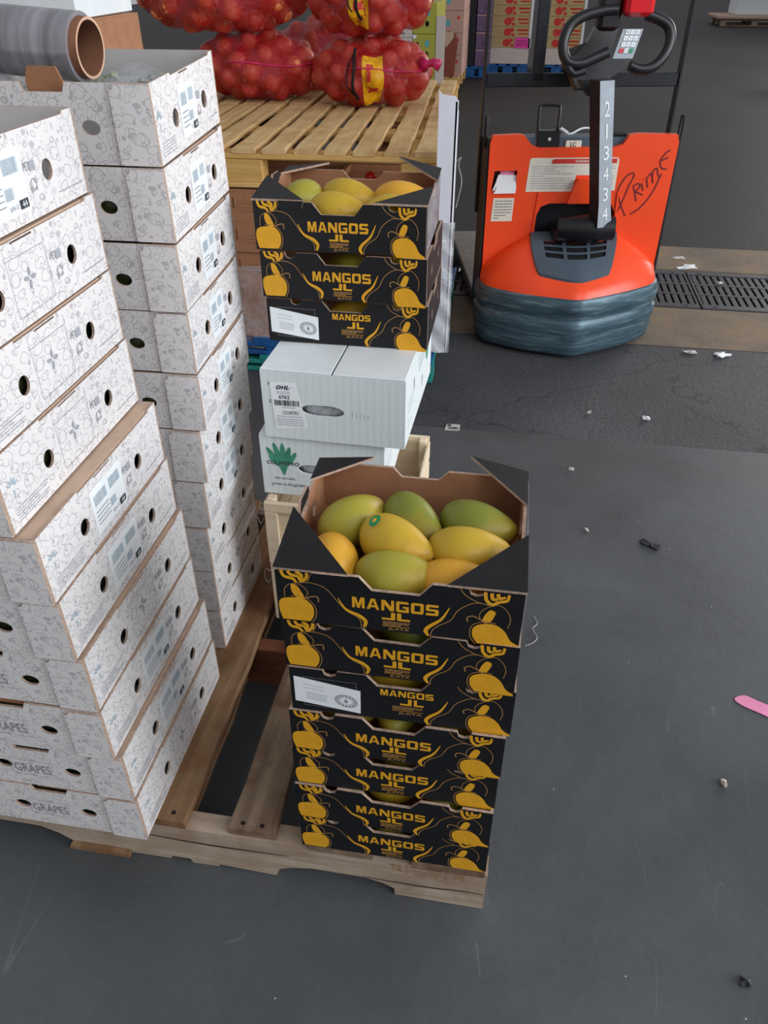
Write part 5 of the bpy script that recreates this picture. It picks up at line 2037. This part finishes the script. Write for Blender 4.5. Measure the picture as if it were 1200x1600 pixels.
hw([(905, 672), (930, 600), (950, 520), (968, 470), (962, 450), (930, 465), (905, 510), (895, 550), (915, 610), (958, 688)])
hw([(975, 520), (990, 560), (1005, 605)])
hw([(975, 520), (1000, 508), (1012, 525), (995, 550), (1012, 560), (1035, 570)])
hw([(1018, 505), (1032, 545)])
hw([(1022, 482), (1024, 486)])
hw([(1040, 480), (1055, 530)])
hw([(1042, 480), (1060, 452), (1072, 480), (1078, 505), (1068, 450), (1085, 425), (1098, 455), (1112, 480)])
hw([(1142, 430), (1112, 425), (1098, 385), (1120, 345), (1142, 330)])
hw([(1105, 385), (1138, 368)])
hw([(985, 678), (1035, 640), (1085, 560), (1118, 455)])
m2.build('handwritten_word', 'maroon_ink', jack)
# side rails, lugs and lift backrest
for s_ in (-1, 1):
    m2 = MB()
    x = s_ * 0.388
    m2.plate([(PANY + 0.0, 0.10), (PANY + 0.16, 0.10), (PANY + 0.16, HT - 0.03), (PANY + 0.01, HT - 0.01)], [], (x + 0.004, 0, 0), (0, 1, 0), (0, 0, 1), 0.008)
    m2.build('side_plate', 'dark_metal', jack)
for s_ in (-1, 1):
    m2 = MB()
    x = s_ * 0.396
    m2.tube(spline([(x, PANY + 0.03, HT - 0.05), (x, PANY + 0.03, HT + 0.045), (x, PANY + 0.038, HT + 0.06), (x, PANY + 0.055, HT + 0.06), (x, PANY + 0.062, HT + 0.045), (x, PANY + 0.062, HT - 0.05)], 4), 0.005, 8)
    m2.build('steel_lug', 'dark_metal', jack, True)
    m2 = MB()
    m2.bbox(x - 0.005, x + 0.005, PANY + 0.16, PANY + 0.20, 0.5, 1.62, 0.002)
    m2.build('backrest_post', 'dark_metal', jack)
m2 = MB()
m2.bbox(-0.205, -0.160, PANY + 0.165, PANY + 0.19, 1.005, 1.62, 0.003)
m2.build('backrest_post', 'dark_metal', jack)
for z in (0.985, 1.56):
    m2 = MB()
    m2.bbox(-0.39, 0.39, PANY + 0.165, PANY + 0.185, z, z + 0.05, 0.003)
    m2.build('backrest_crossbar', 'dark_metal', jack)
# forks
for s_ in (-1, 1):
    m2 = MB()
    x = s_ * 0.27
    m2.bbox(x - 0.095, x + 0.095, PANY + 0.36, PANY + 1.35, 0.035, 0.085, 0.006)
    m2.tube([(x - 0.05, PANY + 1.2, 0.036), (x + 0.05, PANY + 1.2, 0.036)], 0.036, 16)
    m2.build('fork', 'steel', jack)
m2 = MB()
m2.tube([(-0.04, -0.02, 0.09), (0.04, -0.02, 0.09)], 0.089, 28)
m2.build('drive_wheel', 'dark_plastic', jack, True)

# steering handle, leaning slightly, turned to the viewer's right
hx = 0.055
m2 = MB()
m2.tube([(hx - 0.145, 0.02, 0.500), (hx - 0.04, 0.0, 0.500), (hx + 0.0, -0.005, 0.500)], [0.036, 0.054, 0.056], 20)
m2.bbox(hx - 0.155, hx + 0.05, 0.0, 0.16, 0.44, 0.49, 0.012)
m2.build('pivot_boss', 'dark_plastic', jack, True)
m2 = MB()
m2.tube([(hx - 0.012, -0.01, 0.505), (hx + 0.080, -0.02, 0.505)], [0.050, 0.046], 20)
m2.build('pivot_barrel', 'dark_metal', jack, True)


def colpt(t):   # centre line of the column, t 0..1
    return Vector((hx + 0.016 + (-0.088) * t, -0.03 - 0.045 * t, 0.52 + 0.53 * t))


m2 = MB()
vs, fs = [], []
N = 6
for i in range(N + 1):
    t = i / N
    c = colpt(t)
    wv = 0.052 + (0.012 if t < 0.1 else 0)
    a = math.radians(24)
    ux, uy = Vector((math.cos(a), math.sin(a), 0)), Vector((-math.sin(a), math.cos(a), 0))
    for p in ((-0.5, -0.5), (0.5, -0.5), (0.5, 0.5), (-0.5, 0.5)):
        vs.append(c + ux * p[0] * wv * (1.12 + 0.15 * t) + uy * p[1] * 0.060)
ms = []
for i in range(N):
    for k in range(4):
        a_, b_ = i * 4 + k, i * 4 + (k + 1) % 4
        fs.append((a_, b_, b_ + 4, a_ + 4))
        ms.append(0 if k == 0 else 1)
fs += [(3, 2, 1, 0), (N * 4, N * 4 + 1, N * 4 + 2, N * 4 + 3)]
ms += [1, 1]
m2.add(vs, fs, ms)
colo = m2.build('handle_column', ['column_grey', 'dark_metal'], jack)
# numbers painted up the column
a = math.radians(24)
upv = (colpt(1) - colpt(0)).normalized()
uxv = Vector((math.cos(a), math.sin(a), 0))
base = colpt(0) + Vector((math.sin(a), -math.cos(a), 0)) * 0.0305
for k, ch in enumerate('213434'):
    m2 = MB()
    f = Face(m2, base, uxv, upv, 0.0015)
    v1 = 0.470 - k * 0.078
    f.text(ch, -0.013 if ch != '1' else -0.004, 0.013 if ch != '1' else 0.004, v1 - 0.052, v1, 0)
    m2.build('painted_number', 'white', colo)
# head
hd = Vector((-0.005, -0.07, 1.02))
m2 = MB()


def hp(lst):
    return [(x, z) for x, z in lst]


m2.plate(hp([(-0.050, 0.995), (0.050, 0.995), (0.080, 1.03), (0.130, 1.06), (0.125, 1.085), (0.072, 1.11), (0.105, 1.23), (0.030, 1.24), (-0.02, 1.15), (-0.075, 1.10), (-0.105, 1.085), (-0.095, 1.06), (-0.070, 1.03)]), [], (0, -0.105, 0), (1, 0, 0), (0, 0.25, 1), 0.060)
m2.plate(hp([(-0.030, 0.985), (0.03, 0.985), (0.055, 1.0), (0.07, 1.015), (0.07, 1.035), (-0.075, 1.04), (-0.055, 1.01)]), [], (0, -0.095, 0), (1, 0, 0), (0, 0.1, 1), 0.055)
m2.plate([(-0.120, 1.105), (-0.100, 1.085), (-0.06, 1.045), (-0.01, 1.06), (-0.01, 1.15), (-0.06, 1.135), (-0.12, 1.115)], [], (0, -0.095, 0), (1, 0, 0), (0, 0.25, 1), 0.026)
m2.plate([(0.055, 1.05), (0.13, 1.06), (0.165, 1.10), (0.12, 1.10), (0.075, 1.115)], [], (0, -0.098, 0), (1, 0, 0), (0, 0.25, 1), 0.026)
m2.build('handle_head', 'dark_plastic', jack)
hcol = [(-0.02, 1.14), (-0.06, 1.125), (-0.12, 1.105), (-0.165, 1.115), (-0.182, 1.16), (-0.165, 1.215), (-0.12, 1.245), (-0.05, 1.262), (0.0, 1.265)]
m2 = MB()
m2.tube([(x, -0.12 + (z - 1.1) * 0.25, z) for x, z in spline(hcol, 5)], 0.0185, 12)
m2.tube([(x, -0.12 + (z - 1.1) * 0.25, z) for x, z in spline([(-0.10, 1.085), (-0.135, 1.075), (-0.155, 1.09), (-0.165, 1.115)], 4)], 0.014, 10)
m2.build('hand_loop', 'dark_plastic', jack, True)
hcol2 = [(0.062, 1.10), (0.10, 1.088), (0.145, 1.095), (0.182, 1.13), (0.198, 1.175), (0.188, 1.215), (0.15, 1.238), (0.10, 1.252)]
m2 = MB()
m2.tube([(x, -0.12 + (z - 1.1) * 0.25, z) for x, z in spline(hcol2, 5)], 0.0185, 12)
m2.build('hand_loop', 'dark_plastic', jack, True)
m2 = MB()
m2.bbox(0.018, 0.118, -0.125, -0.035, 1.245, 1.315, 0.014)
m2.build('safety_button', 'red', jack, True)
m2 = MB()
m2.bbox(-0.06, 0.02, -0.085, -0.02, 1.20, 1.33, 0.014)
m2.build('handle_crown', 'dark_plastic', jack, True)
# keypad
ux = Vector((0.98, 0.0, -0.0)).normalized()
uy = Vector((0.32, 0.235, 1)).normalized()
kp = Vector((0.020, -0.0865, 1.125))
kmb = MB()
f = Face(kmb, kp, ux, uy, 0.001)
m3 = MB()
f2 = Face(m3, kp, ux, uy, 0.0015)
f2.rect(-0.012, 0.060, -0.008, 0.088)
m3.build('keypad_plate', 'column_grey', jack)
for i_ in range(4):
    for j_ in range(3):
        kb = MB()
        u0, v0 = 0.001 + j_ * 0.0175, 0.070 - i_ * 0.020
        col_ = 'sticker_white'
        if i_ == 3 and j_ == 0:
            col_ = 'red'
        if i_ == 3 and j_ == 2:
            col_ = 'key_green'
        n_ = ux.cross(uy).normalized()
        kb.plate([(u0, v0), (u0 + 0.0145, v0), (u0 + 0.0145, v0 + 0.0145), (u0, v0 + 0.0145)], [], kp + n_ * 0.005, ux, uy, 0.0035, (0, 0, 0))
        fk = Face(kb, kp + n_ * 0.005, ux, uy, 0.0006)
        if not (i_ == 3 and j_ != 1):
            fk.text('0' if i_ == 3 else str(i_ * 3 + j_ + 1), u0 + 0.005, u0 + 0.0095, v0 + 0.004, v0 + 0.0105, 1)
        kb.build('key', [col_, 'grey_ink'], jack)


# ---------------------------------------------------------------- far stacks
UPW = ['lowest', 'second from the bottom', 'third from the bottom', 'fourth from the bottom', 'fifth from the bottom', 'sixth from the bottom', 'second from the top', 'topmost']


def far_case(name, W, D, H, mats, art=None):
    m2 = MB()
    m2.bbox(0, W, 0, D, 0, H, 0.004)
    o = m2.build(name, mats, None)
    if art:
        m2 = MB()
        f = Face(m2, (0, 0, 0), (1, 0, 0), (0, 0, 1), 0.002)
        am = art(f, W, H)
        m2.build('printed_art', am, o)
    return o


def art_straw(f, W, H):
    f.poly(ellipse(W * 0.42, H * 0.5, 0.055, 0.048, 14), 0)
    f.poly(ellipse(W * 0.53, H * 0.72, 0.030, 0.024, 10), 0)
    f.poly(ellipse(W * 0.56, H * 0.25, 0.024, 0.020, 10), 0)
    f.rect(W * 0.66, W * 0.93, H * 0.62, H * 0.78, 1)
    f.rect(W * 0.70, W * 0.93, H * 0.28, H * 0.40, 1)
    return ['sign_red', 'tomato']


for s_, (x0, W) in enumerate(((-0.60, 0.56), (0.06, 0.62))):
    p = block_pallet('blue_pallet', W, 1.0, 0.14, 4, 'blue_paint_wood', 'blue_paint_wood', 0.04, 400 + s_)
    p.location = (x0, 13.0, 0)
    tag(p, 'far blue pallet seen behind the jack, %s of two' % ('left', 'right')[s_], 'pallet')
    m2 = MB()
    m2.bbox(0, W, 0, 0.9, 0, 0.20, 0.006)
    b_ = m2.build('white_base_case', 'case_white', None)
    b_.location = (x0, 13.0, 0.141)
    tag(b_, 'pale base case under the %s far stack of strawberry cases' % ('left', 'right')[s_], 'case')
    c0 = far_case('strawberry_case', W, 0.9, 0.126, 'case_tan', art_straw)
    for k in range(8):
        o = c0 if k == 0 else copy_tree(c0)
        o.location = (x0 + 0.004 * (k % 2), 13.0, 0.342 + 0.128 * k)
        tag(o, 'tan case printed with red strawberries, %s of the %s far stack' % (UPW[k], ('left', 'right')[s_]), 'case', '%s far stack of strawberry cases' % ('left', 'right')[s_])
    r = empty('white_edge_board', (x0 + W + 0.012, 12.985, 0.345))
    m2 = MB()
    m2.box(-0.03, 0.004, 0, 0.006, 0, 1.0)
    m2.box(-0.002, 0.004, 0.006, 0.05, 0, 1.0)
    m2.build('angle_strip', 'white', r)
    tag(r, 'white edge board at the right corner of the %s far stack' % ('left', 'right')[s_], 'edge board')
m2 = MB()
m2.plate([(0, 0.01), (0.22, 0), (0.22, 0.125), (0.02, 0.14)], [], (0, 0, 0), (1, 0, 0), (0, 0, 1), 0.003)
f = Face(m2, (0, 0, 0), (1, 0, 0), (0, 0, 1), 0.002)
f.lines(0.03, 0.19, 0.03, 0.11, 3, 1, th=0.008)
o = m2.build('pink_tag', ['hot_pink', 'maroon_ink'], None)
o.location = (-0.255, 12.985, 0.335)
tag(o, 'hot pink paper tag stuck on the left far stack', 'tag')

# purple cases and the dark left side of their stack
p = block_pallet('blue_pallet', 0.55, 1.0, 0.14, 4, 'blue_paint_wood', 'blue_paint_wood', 0.04, 420)
p.location = (-1.12, 12.65, 0.0)
tag(p, 'far blue pallet in shadow under the purple cases', 'pallet')


def art_purple(f, W, H):
    for k in range(4):
        f.poly([(W * (0.45 + 0.12 * k), H * 0.2), (W * (0.50 + 0.12 * k), H * 0.2), (W * (0.475 + 0.12 * k), H * 0.75)], 0)
    f.rect(0.0, W, H * 0.90, H * 0.97, 1)
    return ['dark_ink', 'case_pink']


c0 = far_case('purple_case', 0.20, 0.9, 0.205, 'case_purple', art_purple)
for k in range(5):
    o = c0 if k == 0 else copy_tree(c0)
    o.location = (-0.78, 12.66, 0.141 + 0.208 * k)
    tag(o, 'purple printed case, %s of the narrow far stack left of the jack' % UPW[k], 'case', 'far stack of purple cases')
m2 = MB()
m2.bbox(0, 0.33, 0, 0.9, 0, 1.1, 0.01)
o = m2.build('load_block', 'dark_side', None)  # added block standing in for the dark left face of the purple stack
o.location = (-1.12, 12.66, 0.141)
tag(o, 'dark block forming the left side of the purple case stack', 'wrapped load')

# brown pallet with pinkish cases and torn kraft sheet
p = block_pallet('wooden_pallet', 0.60, 1.1, 0.14, 5, 'fresh_wood', 'fresh_wood_x', 0.03, 440)
p.location = (-1.49, 11.45, 0.0)
tag(p, 'far light wooden pallet at the foot of the pinkish cases', 'pallet')
c0 = far_case('pinkish_case', 0.46, 0.95, 0.235, 'case_pink', lambda f, W, H: (f.rect(W * 0.52, W * 0.62, H * 0.3, H * 0.6, 0), f.poly(ellipse(W * 0.85, H * 0.7, 0.02, 0.02, 10), 1)) and ['cyan_ink', 'sign_red'])
for k in range(4):
    o = c0 if k == 0 else copy_tree(c0)
    o.location = (-1.33, 11.5, 0.141 + 0.238 * k)
    tag(o, 'pinkish brown case, %s of the far stack beside the yellow boxes' % UPW[k], 'case', 'far stack of pinkish cases')
m2 = MB()
m2.plate(spline([(0.0, 0.0), (0.0, 0.34), (0.02, 0.46), (0.10, 0.50), (0.17, 0.47), (0.20, 0.38), (0.185, 0.20), (0.17, 0.0)], 3), [], (0, 0, 0), (1, 0, 0), (0, 0, 1), 0.006, (0, 0, 1))
m2.plate([(0.02, 0.48), (0.05, 0.32), (0.11, 0.38), (0.15, 0.44), (0.14, 0.50)], [], (0, -0.004, 0), (1, 0, 0), (0, 0, 1), 0.002, (1, 1, 1))
o = m2.build('torn_board', ['maroon_board', 'kraft_pale'], None)
o.location = (-1.13, 11.43, 0.142)
tag(o, 'torn reddish brown board leaning on the far pinkish cases', 'board')


# yellow green boxes
def art_yel(f, W, H):
    f.poly(ellipse(W * 0.08, H * 0.68, 0.03, 0.018, 12), 0)
    f.poly(ellipse(W * 0.18, H * 0.68, 0.025, 0.018, 12), 0)
    f.poly(ellipse(W * 0.60, H * 0.34, 0.022, 0.028, 12), 0)
    f.poly(ellipse(W * 0.62, H * 0.70, 0.026, 0.034, 12), 1)
    f.rect(W * 0.0, W * 0.16, H * 0.86, H * 0.98, 2)
    return ['void', 'cyan_ink', 'white']


p = block_pallet('wooden_pallet', 0.62, 1.0, 0.125, 5, 'fresh_wood', 'fresh_wood_x', 0.03, 460)
p.location = (-1.62, 9.98, 0.0)
tag(p, 'far light wooden pallet under the yellow green and pale printed cases', 'pallet')
c0 = far_case('yellow_case', 0.262, 0.95, 0.288, 'case_yellow', art_yel)
for k in range(3):
    o = c0 if k == 0 else copy_tree(c0)
    o.location = (-1.315, 10.0, 0.126 + 0.291 * k)
    tag(o, 'yellow green case, %s of the far stack behind the onion bags' % ('lowest', 'middle', 'top')[k], 'case', 'far stack of yellow green cases')
c1 = far_case('pale_case', 0.28, 0.9, 0.18, 'case_white', lambda f, W, H: ([f.rect(W * (0.40 + 0.1 * (k % 3)), W * (0.50 + 0.1 * (k % 3)), H * (0.15 + 0.28 * (k // 3)), H * (0.27 + 0.28 * (k // 3)), 0) for k in range(9)], f.rect(W * 0.02, W * 0.34, H * 0.2, H * 0.8, 1)) and ['grey_ink', 'white'])
for k in range(5):
    o = c1 if k == 0 else copy_tree(c1)
    o.location = (-1.60, 9.99, 0.126 + 0.183 * k)
    tag(o, 'pale case, %s in the stack left of the yellow green cases' % UPW[k], 'case', 'far stack of pale printed cases')
m2 = MB()
m2.bbox(0, 0.10, 0, 0.012, 0, 0.88, 0.003)
o = m2.build('edge_board', 'case_white', None)
o.location = (-1.055, 9.985, 0.0)
tag(o, 'pale vertical board strip at the right edge of the yellow green cases', 'edge board')

# far right load: pallet with a pale sheet, and a black object at the frame edge
p = block_pallet('wooden_pallet', 1.6, 1.2, 0.15, 5, 'bare_wood', 'bare_wood_x', 0.03, 480)
p.location = (4.5, 23.5, 0.0)
tag(p, 'distant wooden pallet carrying a white load at the top right', 'pallet')
m2 = MB()
m2.bbox(0, 1.75, 0, 1.4, 0, 0.06, 0.01)
o = m2.build('plywood_sheet', 'kraft_pale', None)
o.location = (4.4, 23.4, 0.152)
tag(o, 'pale plywood sheet on the distant pallet at the top right', 'board')
m2 = MB()
m2.bbox(0, 1.3, 0, 1.0, 0, 0.9, 0.02)
o = m2.build('load_block', 'white_board_plain', None)
o.location = (4.85, 23.7, 0.214)
tag(o, 'white wrapped load on the distant plywood sheet at the top right', 'wrapped load')
m2 = MB()
m2.tube([(0, 0, 0.23), (0.25, 0, 0.23)], 0.23, 24)
o = m2.build('black_tyre', 'dark_plastic', None, True)
o.location = (3.38, 12.0, 0.0)
tag(o, 'black tyre cut off by the right edge of the photo', 'tyre')

# ---------------------------------------------------------------- litter on the floor
m2 = MB()
m2.plate(spline([(0.0, 0.0), (0.018, 0.022), (0.05, 0.020), (0.11, 0.012), (0.12, -0.022), (0.06, -0.016), (0.02, -0.012)], 3, True), [], (0, 0, 0), (1, 0, 0), (0, 1, 0), 0.0012)
o = m2.build('pink_paper_scrap', 'pink', None)
o.location = (0.612, 1.345, 0.0024)
o.rotation_euler = (0, 0.0, -0.35)
tag(o, 'torn pink paper scrap on the floor at the right', 'paper scrap')
m2 = MB()
m2.plate([(0, 0), (0.055, 0.004), (0.054, 0.05), (0.004, 0.048)], [], (0, 0, 0), (1, 0, 0), (0, 1, 0), 0.001)
f = Face(m2, (0, 0, 0), (1, 0, 0), (0, 1, 0), 0.0006)
f.barcode(0.012, 0.050, 0.010, 0.028, 1, seed=2)
f.rect(0.008, 0.022, 0.032, 0.044, 1)
o = m2.build('label_scrap', ['scrap', 'dark_ink'], None)
o.location = (-0.185, 2.50, 0.0022)
tag(o, 'small dirty barcode label stuck to the floor beside the white cartons', 'label scrap')


def scrap(x, y, s_, seed, lab, mat='scrap', el=1.6, rz=0.0):
    rr = random.Random(seed)
    m2 = MB()
    n = 11
    vs = []
    for i in range(n):
        a = 2 * PI * i / n
        rad = s_ * rr.uniform(0.35, 1.0)
        vs.append((rad * el * math.cos(a), rad * math.sin(a), rr.uniform(0.001, 0.012)))
    vs.append((0, 0, 0.012))
    top = len(vs) - 1
    vs += [(v[0] * 0.9, v[1] * 0.9, 0.0005) for v in vs[:n]]
    fs = [(i, (i + 1) % n, top) for i in range(n)] + [(i, n + 1 + i, n + 1 + (i + 1) % n, (i + 1) % n) for i in range(n)]
    fs.append(tuple(reversed(range(n + 1, 2 * n + 1))))
    m2.add(vs, fs)
    o = m2.build('floor_scrap', mat, None)
    o.location = (x, y, 0.0)
    o.rotation_euler = (0, 0, rz)
    return tag(o, lab, 'litter')


scrap(0.98, 4.55, 0.045, 1, 'crumpled white plastic scrap lying at the far edge of the drain grate', 'sticker_white', 2.0, 0.5)
scrap(0.94, 3.35, 0.032, 2, 'crumpled white scrap on the asphalt below the right concrete strip', 'sticker_white', 1.4)
scrap(0.815, 3.36, 0.018, 3, 'small grey flat scrap left of the crumpled white one', 'scrap', 2.2)
scrap(0.556, 2.71, 0.016, 4, 'small looped white scrap on the rough asphalt', 'sticker_white', 1.4, 0.8)
scrap(0.482, 1.914, 0.020, 5, 'dark grey twisted scrap in the middle of the smooth floor', 'grate', 2.0, -0.5)
scrap(0.265, 2.30, 0.006, 6, 'tiny white chip on the floor right of the open mango box', 'scrap', 2.0)
scrap(0.30, 1.96, 0.006, 7, 'tiny pale chip on the floor beside the mango box corner', 'scrap', 2.2, -0.4)
scrap(0.544, 1.10, 0.012, 8, 'small pinkish white fleck on the near smooth floor', 'case_white', 1.4, -0.8)
scrap(0.507, 0.70, 0.013, 9, 'dark lump of dirt near the bottom right of the floor', 'grate', 1.2)
scrap(0.95, 4.70, 0.02, 10, 'pale sliver on the far concrete strip', 'scrap', 2.5)
scrap(1.10, 4.30, 0.016, 11, 'small white fleck on the drain grate at the right', 'scrap', 1.6)
scrap(0.345, 2.72, 0.006, 13, 'tiny white fleck on the rough asphalt above the box', 'scrap', 2.0)
m2 = MB()
m2.tube(spline([(0, 0, 0.002), (0.02, 0.01, 0.006), (0.03, 0.035, 0.003), (0.018, 0.06, 0.007), (0.03, 0.085, 0.003), (0.022, 0.11, 0.004)], 5), 0.0009, 5)
o = m2.build('string_bit', 'scrap', None)
o.location = (0.125, 1.44, 0.0)
tag(o, 'thin curly white string on the floor beside the near mango stack', 'string')

print('objects', len(bpy.data.objects), 'tris', sum(len(m_.polygons) for m_ in bpy.data.meshes))
